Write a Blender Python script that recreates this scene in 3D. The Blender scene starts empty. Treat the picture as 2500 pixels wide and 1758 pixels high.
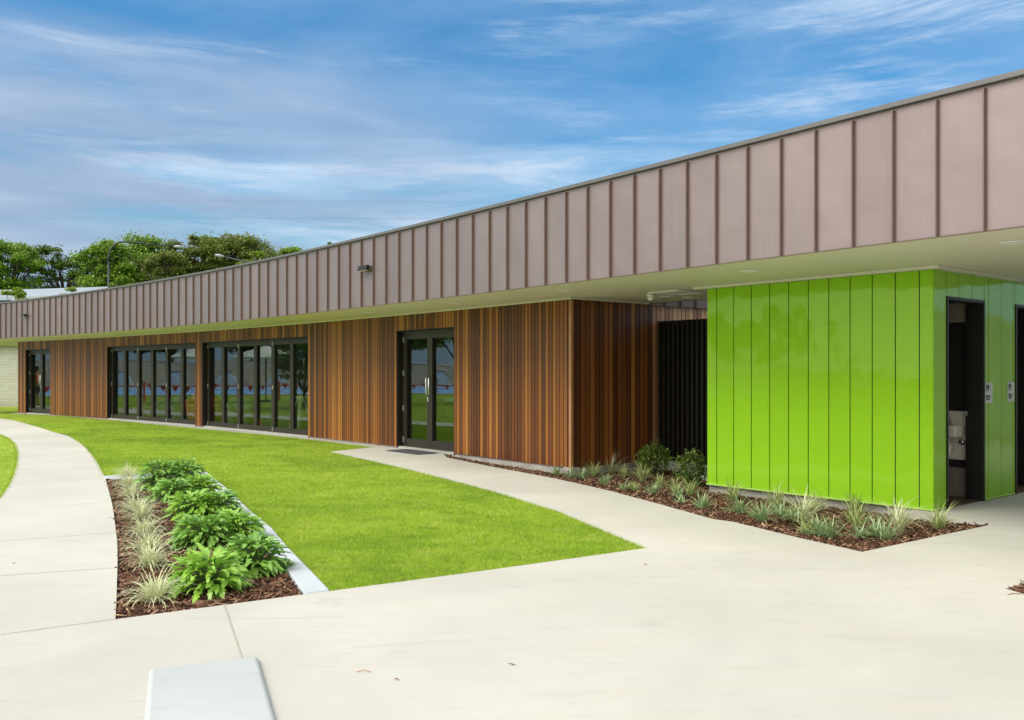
import bpy, bmesh, math, random
import numpy as np
from mathutils import Vector, Matrix
from mathutils.geometry import tessellate_polygon
random.seed(7)
rng = np.random.default_rng(7)
R = math.radians
sc = bpy.context.scene
COL = sc.collection
# ------------------------------------------------------------------ camera, world, sun
HC, H, F, CX = 1.52, 909.5, 2205.0, 1250.0        # eye height, horizon row, focal length and centre column in photo pixels
ZS = 2.68                                         # soffit height
cam = bpy.data.objects.new('camera', bpy.data.cameras.new('camera'))
COL.objects.link(cam); sc.camera = cam
cam.location = (0, 0, HC); cam.rotation_euler = (R(90), 0, 0)
cam.data.sensor_width = 36; cam.data.lens = F / 2500 * 36
cam.data.shift_y = (H - 879) / 2500
cam.data.clip_start = 0.05; cam.data.clip_end = 3000
sc.view_settings.view_transform = 'Standard'; sc.view_settings.look = 'None'
sc.view_settings.exposure = 0.86; sc.view_settings.gamma = 1

SUN_AZ = math.atan2(-0.48, -0.88)                 # direction to the sun, from behind and left of the camera
SUN_EL = R(45)
w = bpy.data.worlds.new('World'); sc.world = w; w.use_nodes = True
N, L = w.node_tree.nodes, w.node_tree.links
bg = N['Background']; bg.inputs['Strength'].default_value = 0.1


def nd(t, **kw):
    n = N.new(t)
    for k, v in kw.items():
        setattr(n, k, v)
    return n


def mth(op, a, b=None, c=None, clamp=False):
    n = nd('ShaderNodeMath', operation=op, use_clamp=clamp)
    for i, v in enumerate((a, b, c)):
        if v is None: continue
        if isinstance(v, (int, float)): n.inputs[i].default_value = v
        else: L.new(v, n.inputs[i])
    return n.outputs[0]


def mixc(f, a, b, mode='MIX'):
    n = nd('ShaderNodeMix', data_type='RGBA', blend_type=mode)
    for i, v in ((0, f), (6, a), (7, b)):
        if isinstance(v, (int, float)): n.inputs[i].default_value = v
        elif isinstance(v, tuple): n.inputs[i].default_value = (*v, 1)
        else: L.new(v, n.inputs[i])
    return n.outputs[2]


def ramp01(v, lo, hi):
    n = nd('ShaderNodeMapRange', interpolation_type='SMOOTHSTEP')
    L.new(v, n.inputs[0]); n.inputs[1].default_value = lo; n.inputs[2].default_value = hi
    return n.outputs[0]


sky = nd('ShaderNodeTexSky', sky_type='NISHITA', sun_disc=False)
sky.sun_elevation = SUN_EL
sky.sun_rotation = math.atan2(math.cos(SUN_AZ), math.sin(SUN_AZ))
sky.air_density = 1.3; sky.dust_density = 0.6; sky.ozone_density = 2.5
hs = nd('ShaderNodeHueSaturation'); hs.inputs['Saturation'].default_value = 1.3; hs.inputs['Value'].default_value = 0.95
hs.inputs['Hue'].default_value = 0.495
L.new(sky.outputs[0], hs.inputs['Color'])
tc = nd('ShaderNodeTexCoord'); sep = nd('ShaderNodeSeparateXYZ'); L.new(tc.outputs['Generated'], sep.inputs[0])
dx, dy, dz = sep.outputs
zc = mth('ADD', mth('MAXIMUM', dz, 0.0), 0.10)
skyt = nd('ShaderNodeValToRGB'); L.new(dz, skyt.inputs[0]); cr = skyt.color_ramp
cr.elements[0].position = 0.08; cr.elements[0].color = (0.50, 0.66, 0.70, 1); cr.elements[1].position = 0.40; cr.elements[1].color = (0.56, 0.76, 0.86, 1)
for p_, c_ in ((0.16, (0.40, 0.64, 0.76)), (0.27, (0.39, 0.66, 0.82))): cr.elements.new(p_).color = (*c_, 1)
skyc = mixc(1.0, hs.outputs[0], skyt.outputs[0], 'MULTIPLY')
skyc = mixc(ramp01(dz, 0.23, 0.02), skyc, (2.2, 3.15, 4.05))          # pale blue haze towards the horizon
cmb = nd('ShaderNodeCombineXYZ'); L.new(mth('DIVIDE', dx, zc), cmb.inputs[0]); L.new(mth('DIVIDE', dy, zc), cmb.inputs[1])


def cloud(tilt, scl, loc, scale, detail, rough, dist):
    m = nd('ShaderNodeMapping'); L.new(tc.outputs['Generated'], m.inputs[0])
    m.inputs['Rotation'].default_value = (0, R(tilt), 0); m.inputs['Scale'].default_value = scl; m.inputs['Location'].default_value = loc
    n = nd('ShaderNodeTexNoise'); L.new(m.outputs[0], n.inputs['Vector'])
    n.inputs['Scale'].default_value = scale; n.inputs['Detail'].default_value = detail
    n.inputs['Roughness'].default_value = rough; n.inputs['Distortion'].default_value = dist
    return n.outputs['Fac']


veil = cloud(9, (1, 1, 2.4), (8.3, 4.2, 1.1), 2.2, 8, 0.55, 0.5)      # broad milky veils
cir = cloud(11, (0.8, 1, 7.5), (0.6, 5.1, 8.4), 1.9, 12, 0.60, 0.35)     # long streaks sloping down to the right
fib = cloud(15, (1.2, 1, 9), (6.1, 3.3, 0.4), 3.0, 12, 0.68, 0.5)      # fine fibres
low = cloud(-3, (1, 1, 4.6), (1.3, 5.2, 7.0), 2.3, 8, 0.52, 0.4)        # grey-mauve banks low on the left
c = mixc(mth('MULTIPLY', ramp01(veil, 0.40, 0.66), 0.50), skyc, (1.95, 3.05, 4.6))
c = mixc(mth('MULTIPLY', ramp01(cir, 0.46, 0.68), 0.62), c, (2.9, 4.0, 5.2))
c = mixc(mth('MULTIPLY', mth('MULTIPLY', ramp01(fib, 0.45, 0.64), ramp01(cir, 0.42, 0.58)), 0.62), c, (4.2, 4.8, 5.6))
left = mth('MULTIPLY', ramp01(dx, 0.10, -0.30), ramp01(dz, 0.38, 0.23))
c = mixc(mth('MULTIPLY', mth('MULTIPLY', ramp01(low, 0.40, 0.54), left), 0.85), c, (1.95, 2.6, 3.65))
c = mixc(mth('MULTIPLY', mth('MULTIPLY', ramp01(low, 0.52, 0.66), left), 0.6), c, (3.2, 3.75, 4.6))
# a bright broken overcast overhead and behind the camera
dot = mth('ADD', mth('ADD', mth('MULTIPLY', dx, -0.38), mth('MULTIPLY', dy, -0.62)), mth('MULTIPLY', dz, 0.69))
puff = cloud(0, (1, 1, 1.4), (5, 2, 0), 2.0, 8, 0.58, 0.4)
over = mth('MULTIPLY', ramp01(dot, 0.18, 0.6), ramp01(puff, 0.32, 0.52))
c = mixc(mth('MULTIPLY', over, 0.95), c, (11.5, 11.0, 10.0))
L.new(c, bg.inputs['Color'])

sd = bpy.data.lights.new('sun', 'SUN'); sd.energy = 1.45; sd.angle = R(38); sd.color = (1, 0.95, 0.86)
so = bpy.data.objects.new('sun', sd); COL.objects.link(so)
to_sun = Vector((math.cos(SUN_AZ) * math.cos(SUN_EL), math.sin(SUN_AZ) * math.cos(SUN_EL), math.sin(SUN_EL)))
so.rotation_euler = to_sun.to_track_quat('Z', 'Y').to_euler(); so.location = (-10, -10, 30)


# ------------------------------------------------------------------ helpers
def G(x, y, z=0.0):                                # photo pixel + height -> world point
    Y = (HC - z) * F / (y - H) if z < HC else (z - HC) * F / (H - y)
    return Vector(((x - CX) / F * Y, Y, z))


def at(x, y, Y):                                   # photo pixel + depth -> world point
    return Vector(((x - CX) / F * Y, Y, HC + (H - y) * Y / F))


ORG = {}


def thing(name, label, cat, loc=(0, 0, 0), rz=0, group=None):
    o = bpy.data.objects.new(name, None); COL.objects.link(o)
    o.location = loc; o.rotation_euler = (0, 0, rz); o.empty_display_size = 0.2
    o['label'] = label; o['category'] = cat
    if group: o['group'] = group
    ORG[o.name] = Vector(loc)
    return o


def tag(o, label, cat, group=None):
    o['label'] = label; o['category'] = cat
    if group: o['group'] = group
    return o


def struct(o, kind='structure', label=None):
    o['kind'] = kind
    if label: o['label'] = label
    return o


def link(name, me, m, parent=None, org=None, local=False):
    """one mesh object; vertices are world coordinates unless local"""
    o = bpy.data.objects.new(name, me); COL.objects.link(o)
    if m is not None: me.materials.append(m)
    base = Vector((0, 0, 0))
    if parent is not None:
        o.parent = parent
        base = ORG.get(parent.name, Vector((0, 0, 0)))
        ORG[o.name] = base
    elif org is not None:
        base = Vector(org); o.location = base; ORG[o.name] = base
    if not local and base.length > 0:
        me.transform(Matrix.Translation(-base))
    return o


class MB:
    def __init__(s): s.v = []; s.f = []; s.uv = []

    def add(s, vs, fs, uvs=None):
        b = len(s.v); s.v += [tuple(p) for p in vs]
        for i, f in enumerate(fs):
            s.f.append([b + k for k in f])
            s.uv.append(uvs[i] if uvs else [(0, 0)] * len(f))

    def quad(s, a, b, c, d, uv=None): s.add([a, b, c, d], [[0, 1, 2, 3]], [uv] if uv else None)

    def hexa(s, p):   # 8 corners: bottom 0-3 ccw, top 4-7 ccw
        s.add(p, [[3, 2, 1, 0], [4, 5, 6, 7], [0, 1, 5, 4], [1, 2, 6, 5], [2, 3, 7, 6], [3, 0, 4, 7]])

    def box(s, x0, x1, y0, y1, z0, z1):
        s.hexa([(x0, y0, z0), (x1, y0, z0), (x1, y1, z0), (x0, y1, z0), (x0, y0, z1), (x1, y0, z1), (x1, y1, z1), (x0, y1, z1)])

    def fbox(s, fr, u0, u1, n0, n1, z0, z1):      # box in a wall frame
        P = fr.p
        s.hexa([P(u0, n0, z0), P(u1, n0, z0), P(u1, n1, z0), P(u0, n1, z0), P(u0, n0, z1), P(u1, n0, z1), P(u1, n1, z1), P(u0, n1, z1)])

    def tube(s, pts, rads, n=8, cap=True):
        pts = [Vector(p) for p in pts]
        if isinstance(rads, (int, float)): rads = [rads] * len(pts)
        rings = []; up = None
        for i, p in enumerate(pts):
            t = (pts[min(i + 1, len(pts) - 1)] - pts[max(i - 1, 0)]).normalized()
            if up is None: up = Vector((0, 0, 1)) if abs(t.z) < 0.9 else Vector((1, 0, 0))
            a = t.cross(up).normalized(); b = a.cross(t).normalized(); up = b
            rings.append([p + (a * math.cos(2 * math.pi * k / n) + b * math.sin(2 * math.pi * k / n)) * rads[i] for k in range(n)])
        b0 = len(s.v)
        vs = [q for r in rings for q in r]; fs = []
        for i in range(len(pts) - 1):
            for k in range(n):
                k2 = (k + 1) % n
                fs.append([i * n + k, i * n + k2, (i + 1) * n + k2, (i + 1) * n + k])
        if cap:
            fs.append(list(range(n))[::-1]); fs.append([(len(pts) - 1) * n + k for k in range(n)])
        s.add(vs, fs)

    def lathe(s, prof, n=20, c=(0, 0, 0)):        # (r, z) profile about a vertical axis
        vs = []; fs = []
        for r, z in prof:
            for k in range(n):
                a = 2 * math.pi * k / n
                vs.append((c[0] + r * math.cos(a), c[1] + r * math.sin(a), c[2] + z))
        for i in range(len(prof) - 1):
            for k in range(n):
                k2 = (k + 1) % n
                fs.append([i * n + k, i * n + k2, (i + 1) * n + k2, (i + 1) * n + k])
        fs.append(list(range(n))[::-1]); fs.append([(len(prof) - 1) * n + k for k in range(n)])
        s.add(vs, fs)

    def mesh(s, name, smooth=False, uv=False):
        me = bpy.data.meshes.new(name); me.from_pydata(s.v, [], s.f)
        if uv:
            l = me.uv_layers.new(name='UVMap'); k = 0
            flat = [c for f in s.uv for p in f for c in p]
            l.data.foreach_set('uv', flat)
        if smooth: me.polygons.foreach_set('use_smooth', [True] * len(me.polygons))
        me.update(); return me

    def build(s, name, m, parent=None, org=None, local=False, smooth=False, uv=False):
        return link(name, s.mesh(name, smooth, uv), m, parent, org, local)


def npmesh(name, verts, faces, uv=None, smooth=False):
    """verts (n,3), faces (m,k) numpy arrays, all faces same size k; uv (m*k,2)"""
    me = bpy.data.meshes.new(name); m, k = faces.shape
    me.vertices.add(len(verts)); me.vertices.foreach_set('co', np.ascontiguousarray(verts, dtype=np.float32).ravel())
    me.loops.add(m * k); me.loops.foreach_set('vertex_index', np.ascontiguousarray(faces, dtype=np.int32).ravel())
    me.polygons.add(m); me.polygons.foreach_set('loop_start', np.arange(0, m * k, k, dtype=np.int32))
    if uv is not None:
        l = me.uv_layers.new(name='UVMap'); l.data.foreach_set('uv', np.ascontiguousarray(uv, dtype=np.float32).ravel())
    me.update(calc_edges=True); me.validate()
    if smooth: me.polygons.foreach_set('use_smooth', [True] * len(me.polygons))
    return me


class Fr:                                          # a wall frame: origin, U along the wall, N outwards
    def __init__(s, a, b):
        s.o = Vector((a[0], a[1], 0)); d = Vector((b[0], b[1], 0)) - s.o; s.len = d.length; s.u = d.normalized()
        s.n = Vector((s.u.y, -s.u.x, 0))           # right-hand side of U
    def p(s, u, n, z): q = s.o + s.u * u + s.n * n; return Vector((q.x, q.y, z))


def bevel(o, wd=0.006, seg=2):
    m = o.modifiers.new('bevel', 'BEVEL'); m.width = wd; m.segments = seg; m.limit_method = 'ANGLE'; m.angle_limit = R(40)
    return o


# ------------------------------------------------------------------ materials
class Mat:
    def __init__(s, name):
        s.m = bpy.data.materials.new(name); s.m.use_nodes = True
        s.N = s.m.node_tree.nodes; s.L = s.m.node_tree.links; s.b = s.N['Principled BSDF']

    def n(s, t, **kw):
        q = s.N.new(t)
        for k, v in kw.items(): setattr(q, k, v)
        return q

    def put(s, sock, v):
        if isinstance(v, (int, float)): sock.default_value = v
        elif isinstance(v, tuple): sock.default_value = (*v, 1) if len(v) == 3 and sock.type == 'RGBA' else v
        else: s.L.new(v, sock)

    def math(s, op, a, b=0.0, clamp=False):
        q = s.n('ShaderNodeMath', operation=op, use_clamp=clamp); s.put(q.inputs[0], a); s.put(q.inputs[1], b); return q.outputs[0]

    def mix(s, f, a, b, mode='MIX'):
        q = s.n('ShaderNodeMix', data_type='RGBA', blend_type=mode); s.put(q.inputs[0], f); s.put(q.inputs[6], a); s.put(q.inputs[7], b); return q.outputs[2]

    def coord(s, kind='Object'): return s.n('ShaderNodeTexCoord').outputs[kind]

    def mapping(s, v, scale=(1, 1, 1), rot=(0, 0, 0)):
        q = s.n('ShaderNodeMapping'); s.L.new(v, q.inputs[0]); q.inputs['Scale'].default_value = scale; q.inputs['Rotation'].default_value = rot; return q.outputs[0]

    def noise(s, v, scale=5, detail=4, rough=0.5, dist=0.0):
        q = s.n('ShaderNodeTexNoise')
        if v is not None: s.L.new(v, q.inputs['Vector'])
        q.inputs['Scale'].default_value = scale; q.inputs['Detail'].default_value = detail; q.inputs['Roughness'].default_value = rough; q.inputs['Distortion'].default_value = dist
        return q.outputs['Fac']

    def ramp(s, f, stops, interp='LINEAR'):
        q = s.n('ShaderNodeValToRGB'); s.put(q.inputs[0], f); r = q.color_ramp; r.interpolation = interp
        while len(r.elements) < len(stops): r.elements.new(0.5)
        for e, (p, c) in zip(r.elements, stops): e.position = p; e.color = (*c, 1)
        return q.outputs[0]

    def step(s, v, lo, hi):
        q = s.n('ShaderNodeMapRange', interpolation_type='SMOOTHSTEP'); s.put(q.inputs[0], v); q.inputs[1].default_value = lo; q.inputs[2].default_value = hi; return q.outputs[0]

    def bump(s, h, strength=0.3, dist=0.01, normal=None):
        q = s.n('ShaderNodeBump'); q.inputs['Strength'].default_value = strength; q.inputs['Distance'].default_value = dist
        s.L.new(h, q.inputs['Height'])
        if normal is not None: s.L.new(normal, q.inputs['Normal'])
        s.L.new(q.outputs[0], s.b.inputs['Normal']); return q.outputs[0]

    def base(s, v): s.put(s.b.inputs['Base Color'], v); return s
    def set(s, **kw):
        for k, v in kw.items(): s.put(s.b.inputs[k.replace('_', ' ')], v)
        return s


def plain(name, c, rough=0.5, metal=0.0, var=0.12, scale=6, bump=0.0, bscale=40):
    m = Mat(name); co = m.coord()
    f = m.noise(co, scale, 5, 0.6)
    lo = tuple(max(0, q * (1 - var)) for q in c); hi = tuple(min(1, q * (1 + var)) for q in c)
    m.base(m.ramp(f, [(0.25, lo), (0.75, hi)])); m.set(Roughness=rough, Metallic=metal)
    if bump: m.bump(m.noise(co, bscale, 3), bump, 0.005)
    return m.m


def island_mat(name, stops, rough=0.5, trans=0.0, tcol=None, spec=0.5, interp='LINEAR'):
    """colour that differs from leaf to leaf (chip to chip)"""
    m = Mat(name); g = m.n('ShaderNodeNewGeometry')
    col = m.ramp(g.outputs['Random Per Island'], stops, interp)
    m.base(col); m.set(Roughness=rough); m.b.inputs['Specular IOR Level'].default_value = spec
    if trans:
        t = m.n('ShaderNodeBsdfTranslucent'); m.put(t.inputs[0], m.mix(0.0, col, (0, 0, 0)) if tcol is None else tcol)
        ms = m.n('ShaderNodeMixShader'); ms.inputs[0].default_value = trans
        m.L.new(m.b.outputs[0], ms.inputs[1]); m.L.new(t.outputs[0], ms.inputs[2]); m.L.new(ms.outputs[0], m.N['Material Output'].inputs[0])
    return m.m


M = {}
# poured concrete
def concrete(name, base, tint):
    m = Mat(name); co = m.coord()
    a = m.noise(co, 0.35, 6, 0.6, 0.4); b = m.noise(m.mapping(co, (1, 3.5, 1), (0, 0, 0.5)), 1.3, 8, 0.65, 0.6); d = m.noise(co, 90, 3, 0.6)
    c1 = tuple(q * 0.86 for q in base); c2 = tuple(min(1, q * 1.07) for q in base)
    col = m.mix(m.step(a, 0.3, 0.72), c1, c2)
    col = m.mix(m.math('MULTIPLY', m.step(b, 0.46, 0.72), 0.50), col, tint)
    st = m.noise(m.mapping(co, (0.6, 2.5, 1), (0, 0, -0.3)), 2.3, 7, 0.7, 1.2)
    col = m.mix(m.math('MULTIPLY', m.step(st, 0.52, 0.74), 0.40), col, tuple(q * 0.66 for q in base))
    spk = m.noise(co, 18, 2, 0.5)
    col = m.mix(m.math('MULTIPLY', m.step(spk, 0.72, 0.80), 0.22), col, tuple(q * 0.6 for q in base))
    col = m.mix(m.math('MULTIPLY', d, 0.14), col, tuple(q * 0.6 for q in base))
    m.base(col); m.set(Roughness=0.85); m.b.inputs['Specular IOR Level'].default_value = 0.25
    m.bump(d, 0.12, 0.003); return m.m


M['concrete'] = concrete('concrete', (0.535, 0.524, 0.468), (0.525, 0.48, 0.41))
M['concrete_grey'] = plain('concrete_grey', (0.36, 0.34, 0.31), 0.9, 0, 0.3, 3, 0.5, 30)
M['kerb'] = concrete('kerb', (0.50, 0.54, 0.58), (0.42, 0.46, 0.50))
M['pad'] = concrete('pad', (0.48, 0.51, 0.505), (0.44, 0.465, 0.46))
M['joint'] = plain('joint', (0.40, 0.35, 0.28), 0.95, 0, 0.2)
# lawn soil sheet
def lawn_cols(m, co, k):
    a = m.noise(co, 0.45, 6, 0.62, 0.8); b = m.noise(co, 3.2, 7, 0.70, 0.4); e = m.noise(m.mapping(co, (1, 3, 1), (0, 0, 0.65)), 0.9, 4, 0.6); h = m.noise(co, 11, 5, 0.7)
    S = lambda c: tuple(q * k for q in c)
    col = m.ramp(a, [(0.28, S((0.215, 0.375, 0.032))), (0.48, S((0.42, 0.60, 0.052))), (0.70, S((0.56, 0.71, 0.085)))])
    col = m.mix(m.math('MULTIPLY', m.step(b, 0.50, 0.68), 0.65), col, S((0.60, 0.66, 0.16)))
    col = m.mix(m.math('MULTIPLY', m.step(b, 0.48, 0.30), 0.65), col, S((0.17, 0.31, 0.03)))
    f3 = m.noise(m.mapping(co, (1, 0.6, 1)), 27, 5, 0.75)
    col = m.mix(m.math('MULTIPLY', m.step(h, 0.52, 0.68), 0.55), col, S((0.13, 0.26, 0.028)))
    col = m.mix(m.math('MULTIPLY', m.step(f3, 0.50, 0.66), 0.50), col, S((0.12, 0.25, 0.025)))
    col = m.mix(m.math('MULTIPLY', m.step(f3, 0.47, 0.34), 0.45), col, S((0.62, 0.72, 0.14)))
    return m.mix(m.math('MULTIPLY', m.step(e, 0.50, 0.68), 0.40), col, S((0.25, 0.40, 0.035)))


m = Mat('lawn'); co = m.coord(); d = m.noise(co, 55, 4, 0.7)
col = lawn_cols(m, co, 0.72)
col = m.mix(m.math('MULTIPLY', m.step(d, 0.45, 0.7), 0.5), col, (0.10, 0.20, 0.012))
m.base(col); m.set(Roughness=0.9); m.b.inputs['Specular IOR Level'].default_value = 0.1; m.bump(d, 0.6, 0.03); M['lawn'] = m.m
# grass blades: colour follows the same broad patches
m = Mat('grass'); co = m.coord(); g = m.n('ShaderNodeNewGeometry')
col = lawn_cols(m, co, 1.0)
col = m.mix(m.math('MULTIPLY', g.outputs['Random Per Island'], 0.45), col, (0.16, 0.27, 0.025))
col = m.mix(m.step(g.outputs['Random Per Island'], 0.93, 0.97), col, (0.50, 0.46, 0.16))
m.base(col); m.set(Roughness=0.6); m.b.inputs['Specular IOR Level'].default_value = 0.2
t = m.n('ShaderNodeBsdfTranslucent'); m.put(t.inputs[0], col); ms = m.n('ShaderNodeMixShader'); ms.inputs[0].default_value = 0.35
m.L.new(m.b.outputs[0], ms.inputs[1]); m.L.new(t.outputs[0], ms.inputs[2]); m.L.new(ms.outputs[0], m.N['Material Output'].inputs[0]); M['grass'] = m.m
# mulch
m = Mat('mulch'); co = m.coord(); a = m.noise(co, 22, 6, 0.7); b = m.noise(co, 70, 4, 0.7)
m.base(m.ramp(a, [(0.3, (0.022, 0.010, 0.006)), (0.5, (0.065, 0.028, 0.014)), (0.72, (0.13, 0.062, 0.03))])); m.set(Roughness=0.95); m.bump(b, 1.0, 0.04); M['mulch'] = m.m
M['chips'] = island_mat('chips', [(0, (0.028, 0.014, 0.010)), (0.35, (0.080, 0.038, 0.023)), (0.65, (0.15, 0.075, 0.043)), (0.86, (0.24, 0.135, 0.080)), (0.97, (0.44, 0.30, 0.19))], 0.9, spec=0.2)
# standing-seam copper-coloured metal
m = Mat('copper'); co = m.coord(); uv = m.n('ShaderNodeUVMap').outputs[0]; sp = m.n('ShaderNodeSeparateXYZ'); m.L.new(uv, sp.inputs[0])
wn = m.n('ShaderNodeTexWhiteNoise', noise_dimensions='1D'); m.L.new(m.math('FLOOR', sp.outputs[0]), wn.inputs['W'])
a = m.noise(m.mapping(co, (1, 1, 0.5)), 0.9, 4, 0.5); b = m.noise(m.mapping(co, (6, 6, 0.6)), 3, 5, 0.6)
col = m.mix(a, (0.222, 0.175, 0.178), (0.318, 0.256, 0.258))
col = m.mix(m.math('MULTIPLY', wn.outputs[0], 0.30), col, (0.20, 0.155, 0.158))
col = m.mix(m.math('MULTIPLY', m.step(b, 0.5, 0.8), 0.2), col, (0.37, 0.31, 0.315))
m.base(col); m.set(Roughness=0.36, Metallic=0.5)
m.bump(m.noise(m.mapping(co, (1, 1, 1.2)), 1.6, 2, 0.4), 0.6, 0.03); M['copper'] = m.m
M['copper_seam'] = plain('copper_seam', (0.165, 0.112, 0.098), 0.45, 0.3, 0.1)
M['capping'] = plain('capping', (0.145, 0.138, 0.142), 0.45, 0.35, 0.1)
M['roof'] = plain('roof', (0.35, 0.35, 0.36), 0.5, 0.3, 0.1)
# timber boards: one colour per board from the uv board number, grain along v; groove sides painted near-black for the shade between boards
def timber(name, stops):
    m = Mat(name); uv = m.n('ShaderNodeUVMap').outputs[0]; sp = m.n('ShaderNodeSeparateXYZ'); m.L.new(uv, sp.inputs[0])
    wn = m.n('ShaderNodeTexWhiteNoise', noise_dimensions='1D'); m.L.new(m.math('FLOOR', sp.outputs[0]), wn.inputs['W'])
    grain = m.noise(m.mapping(uv, (5.0, 0.7, 1)), 3.0, 8, 0.65, 0.8); fine = m.noise(m.mapping(uv, (30.0, 1.4, 1)), 3, 4, 0.6)
    k = m.math('ADD', m.math('ADD', m.math('MULTIPLY', wn.outputs[0], 0.64), 0.10), m.math('MULTIPLY', m.math('SUBTRACT', grain, 0.5), 0.45))
    col = m.ramp(k, stops)
    col = m.mix(m.math('MULTIPLY', m.step(fine, 0.5, 0.8), 0.38), col, tuple(q * 1.1 for q in stops[0][1]))
    big = m.noise(m.mapping(uv, (0.06, 0.5, 1)), 1.5, 3); col = m.mix(m.math('MULTIPLY', m.step(big, 0.5, 0.75), 0.18), col, stops[1][1])
    vo = m.n('ShaderNodeTexVoronoi'); m.L.new(m.mapping(uv, (1.0, 1.1, 1)), vo.inputs['Vector']); vo.inputs['Scale'].default_value = 0.9
    col = m.mix(m.math('MULTIPLY', m.math('SUBTRACT', 1.0, m.step(vo.outputs['Distance'], 0.02, 0.07)), 0.8), col, (0.03, 0.012, 0.006))
    edge = m.math('ABSOLUTE', m.math('SUBTRACT', m.math('FRACT', sp.outputs[0]), 0.5))
    col = m.mix(m.math('GREATER_THAN', edge, 0.485), col, (0.010, 0.006, 0.004))
    m.base(col); m.set(Roughness=0.42); m.b.inputs['Specular IOR Level'].default_value = 0.35; m.bump(fine, 0.15, 0.004); return m.m


M['timber'] = timber('timber', [(0.0, (0.050, 0.020, 0.009)), (0.26, (0.130, 0.042, 0.013)), (0.50, (0.240, 0.083, 0.020)), (0.70, (0.37, 0.148, 0.031)), (0.86, (0.55, 0.29, 0.060)), (1.0, (0.66, 0.40, 0.11))])
M['timber_skylit'] = timber('timber_skylit', [(0.0, (0.26, 0.12, 0.06)), (0.26, (0.42, 0.20, 0.10)), (0.50, (0.58, 0.32, 0.16)), (0.70, (0.68, 0.42, 0.22)), (0.86, (0.78, 0.55, 0.30)), (1.0, (0.85, 0.68, 0.45))])  # paler copy of the timber; open-court sky light put into the board colour
M['soffit'] = plain('soffit', (0.76, 0.72, 0.58), 0.6, 0, 0.03, 1.5)
M['trim'] = plain('trim', (0.68, 0.66, 0.56), 0.5, 0, 0.05)
# gloss lime panels with slight waviness
m = Mat('lime'); co = m.coord(); uv = m.n('ShaderNodeUVMap').outputs[0]; sp = m.n('ShaderNodeSeparateXYZ'); m.L.new(uv, sp.inputs[0])
wn = m.n('ShaderNodeTexWhiteNoise', noise_dimensions='1D'); m.L.new(m.math('FLOOR', sp.outputs[0]), wn.inputs['W'])
col = m.mix(m.math('MULTIPLY', wn.outputs[0], 0.5), (0.262, 0.535, 0.020), (0.280, 0.565, 0.022))
m.base(col); m.set(Roughness=0.06); m.b.inputs['Specular IOR Level'].default_value = 0.55; m.b.inputs['IOR'].default_value = 1.42; m.b.inputs['Specular Tint'].default_value = (0.75, 1.0, 0.45, 1)
m.bump(m.noise(m.mapping(co, (1.2, 1.2, 0.8)), 1.8, 2, 0.4), 0.28, 0.05); M['lime'] = m.m
M['lime_trim'] = plain('lime_trim', (0.42, 0.66, 0.12), 0.35, 0, 0.06)
M['gap'] = plain('gap', (0.012, 0.03, 0.008), 0.8)
M['black'] = plain('black', (0.010, 0.009, 0.008), 0.5)
M['slat'] = plain('slat', (0.016, 0.014, 0.010), 0.4, 0.2, 0.3)
M['frame'] = plain('frame', (0.024, 0.019, 0.013), 0.45, 0.0, 0.12)
M['frame_dark'] = plain('frame_dark', (0.012, 0.010, 0.008), 0.45, 0.2, 0.15)
M['alu'] = plain('alu', (0.72, 0.73, 0.74), 0.3, 0.7, 0.06)
M['steel'] = plain('steel', (0.84, 0.79, 0.71), 0.4, 0.1, 0.08)
M['chrome'] = plain('chrome', (0.8, 0.8, 0.8), 0.08, 1.0, 0.03)
M['white'] = plain('white', (0.82, 0.82, 0.80), 0.5, 0, 0.04)
M['galv'] = plain('galv', (0.045, 0.055, 0.06), 0.5, 0.5, 0.15)
M['lamp_lens'] = plain('lamp_lens', (0.32, 0.35, 0.38), 0.3, 0.1, 0.08)
M['lens'] = plain('lens', (0.93, 0.93, 0.91), 0.3)
M['mat'] = plain('mat', (0.060, 0.063, 0.072), 0.95, 0, 0.3, 20, 0.6, 90)
M['inside_wall'] = plain('inside_wall', (0.22, 0.21, 0.19), 0.8, 0, 0.1)
M['inside_floor'] = plain('inside_floor', (0.10, 0.10, 0.10), 0.5, 0, 0.2)
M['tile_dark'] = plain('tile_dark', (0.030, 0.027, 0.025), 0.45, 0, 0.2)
M['tile_grey'] = plain('tile_grey', (0.26, 0.22, 0.18), 0.5, 0, 0.15)
M['tile_floor'] = plain('tile_floor', (0.12, 0.07, 0.045), 0.5, 0, 0.2)
M['sign'] = plain('sign', (0.62, 0.62, 0.60), 0.4, 0.2, 0.05)
M['ink'] = plain('ink', (0.01, 0.01, 0.01), 0.5)
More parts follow.
